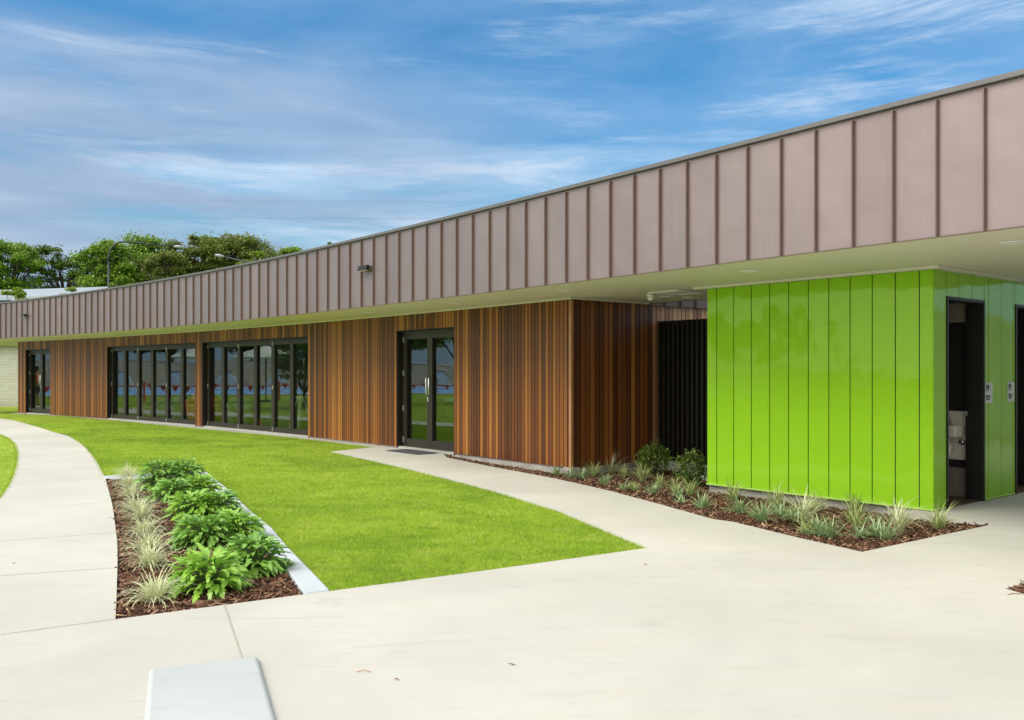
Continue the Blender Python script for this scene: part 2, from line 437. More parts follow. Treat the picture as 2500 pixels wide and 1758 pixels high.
# glass: tinted, reflecting
m = Mat('glass'); m.N.remove(m.b); m.b = None
fz = m.n('ShaderNodeFresnel'); fz.inputs[0].default_value = 3.6
nz = m.n('ShaderNodeTexNoise'); nz.inputs['Scale'].default_value = 1.2; nz.inputs['Detail'].default_value = 1
m.L.new(m.coord(), nz.inputs['Vector']); bp = m.n('ShaderNodeBump'); bp.inputs['Strength'].default_value = 0.03; bp.inputs['Distance'].default_value = 0.02; m.L.new(nz.outputs['Fac'], bp.inputs['Height'])
gl = m.n('ShaderNodeBsdfGlossy'); gl.inputs['Roughness'].default_value = 0.0; gl.inputs['Color'].default_value = (1, 1, 1, 1); m.L.new(bp.outputs[0], gl.inputs['Normal'])
tr = m.n('ShaderNodeBsdfTransparent'); tr.inputs['Color'].default_value = (0.80, 0.86, 0.82, 1)
ms = m.n('ShaderNodeMixShader'); gb = m.n('ShaderNodeNewGeometry'); m.L.new(m.math('MULTIPLY', fz.outputs[0], m.math('SUBTRACT', 1.0, gb.outputs['Backfacing'])), ms.inputs[0]); m.L.new(tr.outputs[0], ms.inputs[1]); m.L.new(gl.outputs[0], ms.inputs[2]); m.L.new(ms.outputs[0], m.N['Material Output'].inputs[0]); M['glass'] = m.m
# white painted brick
m = Mat('white_brick'); uv = m.n('ShaderNodeUVMap').outputs[0]
bt = m.n('ShaderNodeTexBrick'); m.L.new(uv, bt.inputs['Vector']); bt.inputs['Scale'].default_value = 1.0
bt.inputs['Brick Width'].default_value = 0.24; bt.inputs['Row Height'].default_value = 0.09; bt.inputs['Mortar Size'].default_value = 0.009
bt.inputs['Color1'].default_value = (0.60, 0.59, 0.54, 1); bt.inputs['Color2'].default_value = (0.68, 0.67, 0.62, 1); bt.inputs['Mortar'].default_value = (0.33, 0.32, 0.27, 1)
st = m.noise(m.mapping(uv, (0.8, 0.5, 1)), 1.3, 5, 0.6); spz = m.n('ShaderNodeSeparateXYZ'); m.L.new(uv, spz.inputs[0])
dirt = m.math('MULTIPLY', m.math('SUBTRACT', 1.0, m.step(spz.outputs[1], 0.05, 0.5)), st)
m.base(m.mix(m.math('MULTIPLY', dirt, 0.8), bt.outputs['Color'], (0.35, 0.25, 0.15))); m.set(Roughness=0.7); m.bump(bt.outputs['Fac'], -0.5, 0.01); M['white_brick'] = m.m
M['bark'] = plain('bark', (0.055, 0.045, 0.035), 0.9, 0, 0.4, 8, 0.6, 20)
M['leaf_tree'] = island_mat('leaf_tree', [(0, (0.09, 0.18, 0.02)), (0.45, (0.19, 0.34, 0.035)), (0.8, (0.30, 0.46, 0.05)), (1, (0.40, 0.52, 0.09))], 0.5, 0.3)
M['leaf_dark'] = island_mat('leaf_dark', [(0, (0.055, 0.11, 0.016)), (0.5, (0.11, 0.20, 0.026)), (1, (0.24, 0.34, 0.05))], 0.5, 0.25)
M['leaf_olive'] = island_mat('leaf_olive', [(0, (0.10, 0.14, 0.025)), (0.5, (0.18, 0.23, 0.04)), (1, (0.30, 0.35, 0.08))], 0.5, 0.3)
M['leaf_lime'] = island_mat('leaf_lime', [(0, (0.13, 0.21, 0.02)), (0.5, (0.24, 0.35, 0.035)), (1, (0.40, 0.48, 0.08))], 0.5, 0.35)


def uvleaf(name, mid, edge, dark, rough, spec, lo, hi, trans=0.25):
    m = Mat(name); uv = m.n('ShaderNodeUVMap').outputs[0]; sp = m.n('ShaderNodeSeparateXYZ'); m.L.new(uv, sp.inputs[0]); g = m.n('ShaderNodeNewGeometry')
    e = m.step(m.math('ABSOLUTE', m.math('SUBTRACT', sp.outputs[0], 0.5)), lo, hi)
    col = m.mix(e, mid, edge)
    col = m.mix(m.math('MULTIPLY', g.outputs['Random Per Island'], 0.6), col, dark)
    m.base(col); m.set(Roughness=rough); m.b.inputs['Specular IOR Level'].default_value = spec
    t = m.n('ShaderNodeBsdfTranslucent'); m.put(t.inputs[0], col); ms = m.n('ShaderNodeMixShader'); ms.inputs[0].default_value = trans
    m.L.new(m.b.outputs[0], ms.inputs[1]); m.L.new(t.outputs[0], ms.inputs[2]); m.L.new(ms.outputs[0], m.N['Material Output'].inputs[0]); return m.m


M['liriope'] = uvleaf('liriope', (0.50, 0.57, 0.24), (0.86, 0.86, 0.64), (0.56, 0.60, 0.32), 0.45, 0.4, 0.10, 0.3)
M['liriope_green'] = uvleaf('liriope_green', (0.34, 0.46, 0.13), (0.72, 0.74, 0.40), (0.28, 0.38, 0.10), 0.45, 0.4, 0.12, 0.4)
M['silver'] = uvleaf('silver', (0.50, 0.60, 0.36), (0.28, 0.42, 0.17), (0.12, 0.22, 0.06), 0.4, 0.4, 0.1, 0.5, 0.15)
M['xanadu'] = uvleaf('xanadu', (0.42, 0.62, 0.20), (0.28, 0.53, 0.085), (0.15, 0.32, 0.045), 0.25, 0.75, 0.02, 0.12, 0.25)
M['xanadu_light'] = uvleaf('xanadu_light', (0.48, 0.70, 0.16), (0.36, 0.62, 0.075), (0.21, 0.42, 0.05), 0.28, 0.7, 0.02, 0.12, 0.3)
M['stem'] = plain('stem', (0.12, 0.19, 0.05), 0.5)
M['water'] = plain('water', (0.16, 0.42, 0.90), 0.4, 0, 0.1, 0.4)
M['red'] = plain('red', (0.80, 0.06, 0.035), 0.6)
M['orange'] = plain('orange', (0.85, 0.12, 0.03), 0.6)
M['bank'] = plain('bank', (0.30, 0.28, 0.255), 0.95, 0, 0.3, 0.6)
M['blue'] = plain('blue', (0.05, 0.20, 0.55), 0.5)


# ------------------------------------------------------------------ building lines
P0 = (4.03858, 7.17677, 53.14576, 6.38953, -37.85986, 18.33292); OVER = 1.6096
SS = np.linspace(-14, 48, 1241); u_ = np.clip(SS, 0, 36) / 30
TH = np.radians(P0[2] + P0[3] * u_ + P0[4] * u_**2 + P0[5] * u_**3)
ds = SS[1] - SS[0]
XF = np.concatenate([[0], np.cumsum((np.cos(TH[1:]) + np.cos(TH[:-1])) / 2 * ds)]); YF = np.concatenate([[0], np.cumsum((np.sin(TH[1:]) + np.sin(TH[:-1])) / 2 * ds)])
i0 = int(np.argmin(abs(SS))); XF = P0[0] - (XF - XF[i0]); YF = P0[1] + (YF - YF[i0])


def fc(s, d=0.0):                                   # point on the fascia line, d metres behind it
    t = np.interp(s, SS, TH)
    return Vector((float(np.interp(s, SS, XF) + math.sin(t) * d), float(np.interp(s, SS, YF) + math.cos(t) * d), 0))


def wl(s, d=0.0): return fc(s, OVER + d)


def poly_fill(mb, loops, z, flip=False):
    pl = [[Vector((p[0], p[1], 0)) for p in lp] for lp in loops]
    tris = tessellate_polygon(pl); flat = [p for lp in loops for p in lp]
    zz = [(p[2] if z is None else z) for p in flat]
    vs = [(p[0], p[1], q) for p, q in zip(flat, zz)]; fs = []
    for t in tris:
        a, b, c_ = [Vector(vs[i][:2]) for i in t]
        ccw = (b.x - a.x) * (c_.y - a.y) - (b.y - a.y) * (c_.x - a.x) > 0
        fs.append(list(t) if ccw != flip else list(t)[::-1])
    mb.add(vs, fs)


def skirt(mb, lp, z0, z1):
    for i in range(len(lp)):
        a, b = lp[i], lp[(i + 1) % len(lp)]
        mb.quad((a[0], a[1], z0), (b[0], b[1], z0), (b[0], b[1], z1), (a[0], a[1], z1))


# key corners
WC = wl(7.355)                                      # outer corner of the timber wall
FRONT_R = Fr(wl(9), WC)                             # front face direction near the corner
RD = Vector((0.783, 0.622, 0)); RD.normalize()      # return direction
REND = WC + RD * 1.815
GC = Vector((4.60, 9.857, 0)); GF = Vector((2.636, 12.21, 0))        # lime box: front right and front left corners
GU = (GC - GF).normalized(); GS = Vector((-GU.y, GU.x, 0))           # along the front (to the right), along the side (away)
GLEN = (GC - GF).length

# ------------------------------------------------------------------ ground sheets
px = lambda pts: [tuple(G(x, y))[:2] for x, y in pts]
path_left = px([(0, 1217.8), (21.8, 1185), (34.8, 1156.8), (41.4, 1130.7), (42.5, 1104.5), (36, 1083.8), (19.6, 1069.7), (0, 1061)])
path_left = [(-4.85, 5.45), (-5.05, 7.2), (-5.5, 9.2)] + path_left + [(-14.7, 24.9), (-16.4, 27.0), (-18.4, 29.1), (-25.0, 34.6), (-40, 45)]
path_right = px([(0, 1021), (39, 1027), (87, 1040), (131, 1054.4), (170, 1065), (196, 1080.6), (213.4, 1095.8), (228.7, 1115.4), (241.7, 1135), (253.7, 1161), (259, 1174), (268, 1207), (276.6, 1244), (286.4, 1324), (287, 1370), (283.7, 1478), (281.8, 1511.8)])
path_right = [(-41, 46.5), (-26, 36.2), (-19.2, 32.1)] + path_right
k_bed = next(i for i, p in enumerate(path_right) if abs(p[0] - G(253.7, 1161).x) < 1e-6)
lawn_front = px([(742.7, 1451), (804.8, 1442.9), (1190, 1392), (1576.7, 1338)])
lawn_right = px([(1361, 1248), (1208.7, 1201), (1089, 1169.5), (980, 1142), (803.6, 1103), (916, 1091)])
strip = px([(830, 1082), (700, 1067), (598, 1057.5), (400, 1039), (268, 1026), (131, 1014), (23, 1010.5)])
inner = [tuple(wl(s, 0.6))[:2] for s in np.linspace(34.2, 8, 14)]
outer = [(-14, -8), (-14, 5.0)] + path_left + path_right + lawn_front + lawn_right + strip + [tuple(wl(34.9, 0.0))[:2]] + inner + [(2.2, 17.5), (5, 20), (16, 14), (16, -8)]
bed2 = px([(1078, 1104), (1091.8, 1117), (1200, 1139), (1350, 1167), (1480, 1196), (1592.7, 1226), (1740, 1267), (1789, 1274), (1963.6, 1316), (2104.7, 1347.4), (2421.7, 1280.5), (2300, 1256)])
bed2 += [tuple(GC + GS * 0.02 - GU * 0.25)[:2], tuple(GF + GS * 0.3)[:2], tuple(REND + Vector((0.6, -0.5, 0)))[:2], tuple(REND + Vector((-0.05, 0.06, 0)))[:2], tuple(WC + RD * 0.1 + Vector((-0.02, 0.1, 0)))[:2], tuple(wl(8.5, 0.1))[:2], tuple(wl(10.35, 0.04))[:2]]
bed3 = px([(2454, 1437), (2500, 1424)]) + [(4.4, 6.55), (5.2, 5.3)] + px([(2500, 1450)])
mb = MB(); poly_fill(mb, [outer, bed2, bed3], 0.0)
for lp in (outer, bed2, bed3): skirt(mb, lp, -0.14, 0.0)
struct(mb.build('concrete_path', M['concrete']))
# saw-cut joints
mb = MB()
for a, b in (((0, 1550), (281, 1512)), ((548, 1478), (592, 1612)), ((0, 1322), (286, 1300)), ((0, 1406), (287, 1386)), ((2421, 1281), (2700, 1292)), ((60, 1240), (275, 1226))):
    p, q = G(*a), G(*b); t = (q - p).normalized(); nn = Vector((-t.y, t.x, 0)) * 0.0035
    mb.add([p - nn + Vector((0, 0, .004)), q - nn + Vector((0, 0, .004)), q + nn + Vector((0, 0, .004)), p + nn + Vector((0, 0, .004))], [[0, 1, 2, 3]])
struct(mb.build('path_joint', M['joint']))
# wide ground
mb = MB(); mb.quad((-900, -900, -0.15), (900, -900, -0.15), (900, 1500, -0.15), (-900, 1500, -0.15))
struct(mb.build('ground', M['lawn']))
# main lawn, and the lawn on the far side of the curved path
kerb_out = px([(804.8, 1442.9), (713, 1348.4), (659, 1291.7), (605, 1243), (551, 1191.8), (517, 1162), (500, 1153), (472.7, 1150), (345.8, 1159), (254.5, 1163)])
lawn_main = path_right[:k_bed + 1] + kerb_out[::-1] + lawn_front[2:] + lawn_right + strip + [(-20.5, 34.2), (-30, 42), (-38, 50)]
mb = MB(); poly_fill(mb, [lawn_main], -0.012); struct(mb.build('lawn', M['lawn']))
lawn_l = path_left + [(-60, 62), (-75, 40), (-75, 5), (-14, 5.0), (-14, 5.0001)]
mb = MB(); poly_fill(mb, [lawn_l[:-1]], -0.012); struct(mb.build('lawn', M['lawn']))


def inside(P, poly):
    x, y = P[:, 0], P[:, 1]; r = np.zeros(len(P), bool); n = len(poly)
    for i in range(n):
        x1, y1 = poly[i][:2]; x2, y2 = poly[(i + 1) % n][:2]
        cnd = ((y1 > y) != (y2 > y)); xi = (x2 - x1) * (y - y1) / ((y2 - y1) if y2 != y1 else 1e-9) + x1
        r ^= cnd & (x < xi)
    return r


def scatter(poly, n, near=0.0):
    a = np.array([p[:2] for p in poly]); lo, hi = a.min(0), a.max(0); out = []; tot = 0
    while tot < n:
        q = rng.uniform(lo, hi, (n * 3, 2)); q = q[inside(q, poly)]
        if near: q = q[rng.uniform(0, 1, len(q)) < np.clip((near / np.maximum(np.hypot(q[:, 0], q[:, 1]), 0.1))**2.0, 0, 1)]
        out.append(q); tot += len(q)
    return np.concatenate(out)[:n]


def blades(Pts, hmin, hmax, wfac, name):
    n = len(Pts); D = np.hypot(Pts[:, 0], Pts[:, 1])
    h = rng.uniform(hmin, hmax, n) * (0.75 + 0.5 * rng.random(n)); wd = np.maximum(0.0022, D * wfac) * rng.uniform(0.7, 1.3, n)
    az = rng.uniform(0, 2 * np.pi, n); ln = rng.uniform(0.1, 0.9, n); la = rng.uniform(0, 2 * np.pi, n)
    z0 = np.full(n, -0.012)
    ax = np.stack([np.cos(az) * wd, np.sin(az) * wd, 0 * wd], 1); b = np.stack([Pts[:, 0], Pts[:, 1], z0], 1)
    tip = b + np.stack([np.cos(la) * ln * h, np.sin(la) * ln * h, h], 1)
    v = np.stack([b - ax, b + ax, tip], 1).reshape(-1, 3)
    return npmesh(name, v, np.arange(3 * n).reshape(n, 3))


near_lawn = [p for p in lawn_main if p[1] < 29]
pts = np.concatenate([scatter(near_lawn, 260000, 5.5), scatter([p for p in path_left if p[1] < 26] + [(-15, 20), (-9, 12), (-7, 8)], 9000)])
# a ragged fringe along the lawn's edges
fr = []
for line, side in ((lawn_front[1:] + lawn_right, 1), (kerb_out, 1), (path_right[3:k_bed + 1], 1), (path_left[3:12], -1), (strip, 1)):
    for a, b in zip(line[:-1], line[1:]):
        Lg = math.hypot(b[0] - a[0], b[1] - a[1]); n = int(Lg * 260)
        t = rng.random(n)[:, None]; fr.append(np.array(a[:2]) * (1 - t) + np.array(b[:2]) * t + rng.normal(0, 0.019, (n, 2)))
frp = np.concatenate(fr)
struct(link('lawn_grass', blades(np.concatenate([pts, frp]), 0.014, 0.030, 0.00028, 'lawn_grass'), M['grass']), 'stuff', 'short mown bright green grass covering the lawn')

# garden beds
bed1 = path_right[k_bed:] + px([(742.7, 1451)]) + px([(713, 1410.5), (686, 1372.7), (621, 1305), (556, 1240), (521, 1194.5), (486, 1164.8), (345, 1168), (256.7, 1169)])
mb = MB(); poly_fill(mb, [bed1], -0.035); struct(mb.build('mulch_bed', M['mulch']), 'structure')
b2z = []
for p in bed2:
    dfront = min(math.hypot(p[0] - q[0], p[1] - q[1]) for q in bed2[:11])
    b2z.append((p[0], p[1], -0.03 if dfront < 0.05 else -0.13))
mb = MB(); poly_fill(mb, [bed3], -0.03); struct(mb.build('mulch_bed', M['mulch']))


def chips(P, zf, name, lab, big=1.0):
    n = len(P)
    ln = rng.gamma(3, 0.009, n) * big + 0.008; wd = rng.uniform(0.004, 0.011, n) * big; th = rng.uniform(0.002, 0.005, n) * big
    az = rng.uniform(0, np.pi * 2, n); pit = rng.normal(0, 0.33, n); rol = rng.normal(0, 0.5, n)
    u = np.stack([np.cos(az) * np.cos(pit), np.sin(az) * np.cos(pit), np.sin(pit)], 1)
    s0 = np.stack([-np.sin(az), np.cos(az), 0 * az], 1); w0 = np.cross(u, s0)
    s = s0 * np.cos(rol)[:, None] + w0 * np.sin(rol)[:, None]; w_ = np.cross(u, s)
    c = np.stack([P[:, 0], P[:, 1], zf(P) + rng.uniform(0.0, 0.022, n)], 1)
    U = u * ln[:, None]; S_ = s * wd[:, None]; W = w_ * th[:, None]
    v = np.stack([c - U - S_ - W, c + U - S_ * .6 - W, c + U + S_ * .6 - W, c - U + S_ - W, c - U - S_ + W, c + U - S_ * .6 + W, c + U + S_ * .6 + W, c - U + S_ + W], 1).reshape(-1, 3)
    fb = np.array([[4, 5, 6, 7], [0, 1, 5, 4], [1, 2, 6, 5], [2, 3, 7, 6], [3, 0, 4, 7]])
    f = (np.arange(n)[:, None, None] * 8 + fb[None]).reshape(-1, 4)
    return struct(link(name, npmesh(name, v, f), M['chips']), 'stuff', lab)


def inset(P, poly, d):
    k = np.ones(len(P), bool)
    for a in np.arange(0, 6.28, .785): k &= inside(P + d * np.array([math.cos(a), math.sin(a)]), poly)
    return P[k]


chips(inset(scatter(bed1, 17000, 9), bed1, .022), lambda P: np.full(len(P), -0.03), 'mulch_chips', 'brown shredded bark mulch in the kerbed bed by the curved path')
tri2 = np.array([p[:2] for p in bed2[:11]])


def zb2(P):
    d = np.full(len(P), 9.0)
    for a, b in zip(tri2[:-1], tri2[1:]):
        t = np.clip(((P - a) @ (b - a)) / ((b - a) @ (b - a)), 0, 1)[:, None]; d = np.minimum(d, np.linalg.norm(P - (a + t * (b - a)), axis=1))
    return -0.028 - 0.092 * np.clip(d / 0.8, 0, 1)


lo_, hi_ = np.array(bed2).min(0) - .1, np.array(bed2).max(0) + .1
gx, gy = np.meshgrid(np.arange(lo_[0], hi_[0], .045), np.arange(lo_[1], hi_[1], .045), indexing='ij'); gp = np.stack([gx.ravel(), gy.ravel()], 1)
ins = np.zeros(len(gp), bool)
for ox, oy in ((0, 0), (.05, 0), (-.05, 0), (0, .05), (0, -.05)): ins |= inside(gp + np.array([ox, oy]), bed2)
gz = zb2(gp) - .012 + .012 * np.sin(gp[:, 0] * 9) * np.cos(gp[:, 1] * 11) + rng.normal(0, .004, len(gp)); gz = np.minimum(gz, -.012); nx_, ny_ = gx.shape; idx = np.arange(nx_ * ny_).reshape(nx_, ny_); ins = ins.reshape(nx_, ny_)
ok = ins[:-1, :-1] & ins[1:, :-1] & ins[1:, 1:] & ins[:-1, 1:]
fq = np.stack([idx[:-1, :-1][ok], idx[1:, :-1][ok], idx[1:, 1:][ok], idx[:-1, 1:][ok]], 1)
struct(link('mulch_bed', npmesh('mulch_bed', np.column_stack([gp, gz]), fq, None, True), M['mulch']))
chips(inset(scatter(bed2, 22000, 12), bed2, .02), zb2, 'mulch_chips', 'dark brown bark mulch in the bed along the lime and timber walls')
chips(inset(scatter(bed3, 1200), bed3, .02), lambda P: np.full(len(P), -0.02), 'mulch_chips', 'patch of bark mulch at the right edge of the paving')

# kerb round the first bed
kin = px([(742.7, 1451), (713, 1410.5), (686, 1372.7), (621, 1305), (556, 1240), (521, 1194.5), (486, 1166), (472, 1164), (345, 1168), (256.7, 1169)])
kout = px([(804.8, 1442.9), (760, 1396), (713, 1348.4), (659, 1291.7), (605, 1243), (551, 1191.8), (503, 1153), (474, 1150), (345.8, 1159), (254.5, 1163)])
mb = MB()
for i in range(len(kin) - 1):
    a, b, c_, d = kin[i], kin[i + 1], kout[i + 1], kout[i]
    mb.hexa([(*d, -0.12), (*c_, -0.12), (*b, -0.12), (*a, -0.12), (*d, 0.012), (*c_, 0.012), (*b, 0.012), (*a, 0.012)])
me = mb.mesh('garden_kerb'); bm = bmesh.new(); bm.from_mesh(me); bmesh.ops.remove_doubles(bm, verts=bm.verts, dist=0.002)
dbl = {}
for f in bm.faces: dbl.setdefault(tuple(sorted(v.index for v in f.verts)), []).append(f)
bmesh.ops.delete(bm, geom=[f for fs in dbl.values() if len(fs) > 1 for f in fs], context='FACES_ONLY')
bmesh.ops.recalc_face_normals(bm, faces=bm.faces); bm.to_mesh(me); bm.free()
tag(bevel(link('garden_kerb', me, M['kerb'], org=G(650, 1300)), 0.012, 2), 'pale grey concrete kerb around the planted bed, bordering the lawn', 'kerb')

# low chamfered pad in the foreground
pu = [G(358, 1650), G(628, 1617)]; a0 = G(372, 1645); b0 = G(622, 1614); a1 = G(356, 1775); b1 = G(672, 1775)
fwd = ((a1 - a0).normalized() + (b1 - b0).normalized()).normalized()
A, B = G(360, 1645), G(634, 1612); Cc, Dd = B + fwd * 1.6, A + fwd * 1.6
ac = (B - A).normalized(); z1 = 0.030; ch = 0.020
q0 = [A, B, Cc, Dd]; q1 = [A + ac * ch + fwd * ch, B - ac * ch + fwd * ch, Cc - ac * ch - fwd * ch, Dd + ac * ch - fwd * ch]
mb = MB(); mb.hexa([(p.x, p.y, 0.002) for p in q0[::-1]] + [(p.x, p.y, z1) for p in q1[::-1]])
tag(bevel(mb.build('concrete_pad', M['pad'], org=(A.x, A.y, 0)), 0.012, 3), 'pale blue-grey concrete pad with chamfered sides in the foreground paving', 'concrete pad')

# litter on the paving
M['dry_leaf'] = plain('dry_leaf', (0.26, 0.15, 0.09), 0.8, 0, 0.3, 30)
M['red_twig'] = plain('red_twig', (0.50, 0.24, 0.17), 0.8, 0, 0.3, 30)
for x, y, l, lab, mt in ((888, 1641, .075, 'thin reddish curled twig lying on the open paving', 'red_twig'), (1250, 1624, .045, 'straight brown dry stem on the paving right of the red twig', 'dry_leaf'), (1576, 1379, .03, 'small dry leaf on the paving below the lawn tip', 'dry_leaf'), (34, 1376, .035, 'small brown leaf on the curved path at the left edge', 'dry_leaf'), (2478, 1452, .12, 'long dark dry leaf beside the mulch patch at the right edge', 'dry_leaf'), (968, 1661, .03, 'tiny dark leaf crumb on the paving below the red twig', 'dry_leaf')):
    p = G(x, y); mb = MB(); a = random.uniform(-.3, .3); q = []
    for k in range(7):
        t = k / 6 - .5; q.append((p.x + t * l * math.cos(a), p.y + t * l * math.sin(a) + .10 * l * math.sin(7 * t + x), .006 + .004 * math.sin(5 * t + y)))
    mb.tube(q, [.0008, .002, .003, .003, .003, .002, .0008] if mt == 'dry_leaf' else .0020, 6)
    tag(mb.build('twig' if mt == 'red_twig' else 'dry_leaf', M[mt], org=(p.x, p.y, 0), smooth=True), lab, 'twig' if mt == 'red_twig' else 'leaf')

# ------------------------------------------------------------------ pavilion building
bld = thing('pavilion_building', 'long curved single-storey pavilion with copper-coloured seamed fascia and vertical timber walls', 'building', (wl(20).x, wl(20).y, 0))
ZT = 3.88
# fascia panels with standing seams
seams = [-5.6 + .4 * k for k in range(14)] + [-0.13 + .398 * k for k in range(7)]
seams = [s for s in seams if s < 2.27]
seams = sorted(set(round(s, 3) for s in seams if True))
seams = [-13.66 + .398 * k for k in range(35)] + [.27 + .398 * k for k in range(6)]
seams += [2.26 + .41375 * k for k in range(1, 9)] + [5.57 + .4233 * k for k in range(1, 17)] + [12.343 + .4285 * k for k in range(1, 80)]
seams = [s for s in seams if s < 46.5]
fa = MB(); se = MB()
for i, (s0, s1) in enumerate(zip(seams[:-1], seams[1:])):
    a, b = fc(s0), fc(s1)
    fa.add([(a.x, a.y, ZS), (b.x, b.y, ZS), (b.x, b.y, ZT - .013), (a.x, a.y, ZT - .013)], [[3, 2, 1, 0]], [[(i + .05, 1.2), (i + .95, 1.2), (i + .95, 0), (i + .05, 0)]])
    f_ = Fr(b, a)                                    # from left to right; N faces outwards
    se.fbox(f_, f_.len - .008, f_.len + .005, -.004, .038, ZS + .004, ZT - .035)
    se.fbox(f_, f_.len - .018, f_.len + .012, .0, .006, ZS + .004, ZT - .035)
fo = fa.build('fascia', M['copper'], bld, uv=True)
se.build('standing_seam', M['copper_seam'], bld)
mb = MB()
for s0, s1 in zip(seams[:-1], seams[1:]):
    f_ = Fr(fc(s1), fc(s0)); mb.fbox(f_, 0, f_.len, -.45, .050, ZT - .010, ZT + .032)
cp = mb.build('parapet_capping', M['capping'], bld)
mb = MB()
for s0, s1 in zip(seams[:-1], seams[1:]):
    f_ = Fr(fc(s1), fc(s0)); mb.fbox(f_, 0, f_.len, -.02, .010, ZS - .006, ZS + .003)
mb.build('drip_edge', M['copper_seam'], bld)
# soffit and roof
Pl = REND + GU * 0; gl_back = GF + GS * 2.7
fl = [tuple(fc(s, .004))[:2] for s in seams[:132]]
back = [tuple(fc(s, 9))[:2] for s in np.linspace(seams[131], 9.0, 30)]
court = [tuple(REND + RD * 3.4 - RD * 3.4 + Vector((-.03, .03, 0)))[:2], tuple(REND + GU * 2.64)[:2], tuple(gl_back)[:2], tuple(gl_back + GU * 16)[:2]]
plan = fl + back + [tuple(REND + RD * 6 + Vector((-2.4, 3, 0)))[:2], tuple(REND + RD * 6 + Vector((-.04, .05, 0)))[:2]] + court
mb = MB(); poly_fill(mb, [plan], ZS + .004, flip=True); mb.build('soffit', M['soffit'], bld)
mb = MB(); poly_fill(mb, [plan], ZT - .06); mb.build('roof', M['roof'], bld)


def boards(mb, pts, z0, z1, start, bw=0.09):
    """shiplap boards along a polyline of points; groove between boards"""
    seg = [0.0]
    for a, b in zip(pts[:-1], pts[1:]): seg.append(seg[-1] + (b - a).length)
    n = max(1, round(seg[-1] / bw)); w_ = seg[-1] / n

    def P(t):
        t = min(max(t, 0), seg[-1])
        for i in range(len(seg) - 1):
            if t <= seg[i + 1] + 1e-9:
                k = (t - seg[i]) / max(seg[i + 1] - seg[i], 1e-9); return pts[i].lerp(pts[i + 1], k)
        return pts[-1]
    for i in range(n):
        a, b = P(i * w_), P((i + 1) * w_); f_ = Fr(a, b); g = .006; L_ = f_.len; k = start + i; dp = random.uniform(-.0015, .0015)
        p = f_.p
        U = lambda u: k + .02 + .96 * u / L_
        mb.quad(p(g, dp, z0), p(L_ - g, dp, z0), p(L_ - g, dp, z1), p(g, dp, z1), [(U(g), z0), (U(L_ - g), z0), (U(L_ - g), z1), (U(g), z1)])
        mb.quad(p(0, -.026, z0), p(g, dp, z0), p(g, dp, z1), p(0, -.026, z1), [(k + .004, z0), (k + .010, z0), (k + .010, z1), (k + .004, z1)])
        mb.quad(p(L_ - g, dp, z0), p(L_, -.026, z0), p(L_, -.026, z1), p(L_ - g, dp, z1), [(k + .990, z0), (k + .996, z0), (k + .996, z1), (k + .990, z1)])
    return start + n


ZB, ZH = 0.035, 2.36
opens = [(33.962, 31.977, 2), (27.826, 22.147, 6), (21.713, 16.189, 6), (12.522, 10.558, 2)]     # door and window openings (s left, s right, leaves)
mb = MB(); k = 0
edges = [34.582] + [s for o in opens for s in o[:2]] + [7.355]
for a, b in zip(edges[0::2], edges[1::2]):
    k = boards(mb, [wl(s) for s in np.linspace(a, b, max(2, int((a - b) / .4) + 1))], ZB, ZS, k) + 1
for a, b, n in opens:
    k = boards(mb, [wl(a), wl(b)], ZH, ZS, k) + 1
k = boards(mb, [WC, WC + RD * 1.84], ZB, ZS, k + 3, .105) + 1
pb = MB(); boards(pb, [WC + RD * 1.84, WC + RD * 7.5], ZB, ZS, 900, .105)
lw = wl(34.582); k = boards(mb, [wl(34.582, 7.3), lw], ZB, ZS, k + 5) + 1
mb.build('timber_wall', M['timber'], bld, uv=True)
pb.build('court_wall', M['timber_skylit'], bld, uv=True)
# board ends at the outside corner
f_ = FRONT_R
mb = MB(); mb.hexa([tuple(WC + f_.n * .012 - f_.u * .03) , tuple(WC + f_.n * .012 + f_.u * .012), tuple(WC - f_.n * .03 + f_.u * .012), tuple(WC - f_.n * .03 - f_.u * .03)][0:4] and
    [(p.x, p.y, z) for z in (ZB, ZS - .03) for p in (WC + f_.n * .012 - f_.u * .035, WC + f_.n * .012 + f_.u * .012, WC - f_.n * .035 + f_.u * .012, WC - f_.n * .035 - f_.u * .035)])
M['corner'] = plain('corner', (0.42, 0.20, 0.09), 0.45, 0, 0.3, 4)
mb.build('corner_post', M['corner'], bld)
# trim between wall and soffit, plinth below the boards
mb = MB(); pl = MB()
for a, b in zip(np.linspace(34.582, 7.355, 60)[:-1], np.linspace(34.582, 7.355, 60)[1:]):
    f_ = Fr(wl(a), wl(b)); e = .05 if abs(b - 7.355) < 1e-6 else 0
    mb.fbox(f_, 0, f_.len + e, .004, .055, ZS - .022, ZS + .002); pl.fbox(f_, 0, f_.len, -.18, -.03, -.14, ZB + .006)
f_ = Fr(WC, WC + RD * 1.8); mb.fbox(f_, -.055, f_.len, .004, .055, ZS - .021, ZS + .0015); pl.fbox(Fr(WC, WC + RD * 7.4), 0.0, 7.4, -.18, -.02, -.15, ZB + .005)
mb.build('soffit_trim', M['trim'], bld); pl.build('plinth', M['concrete_grey'], bld)
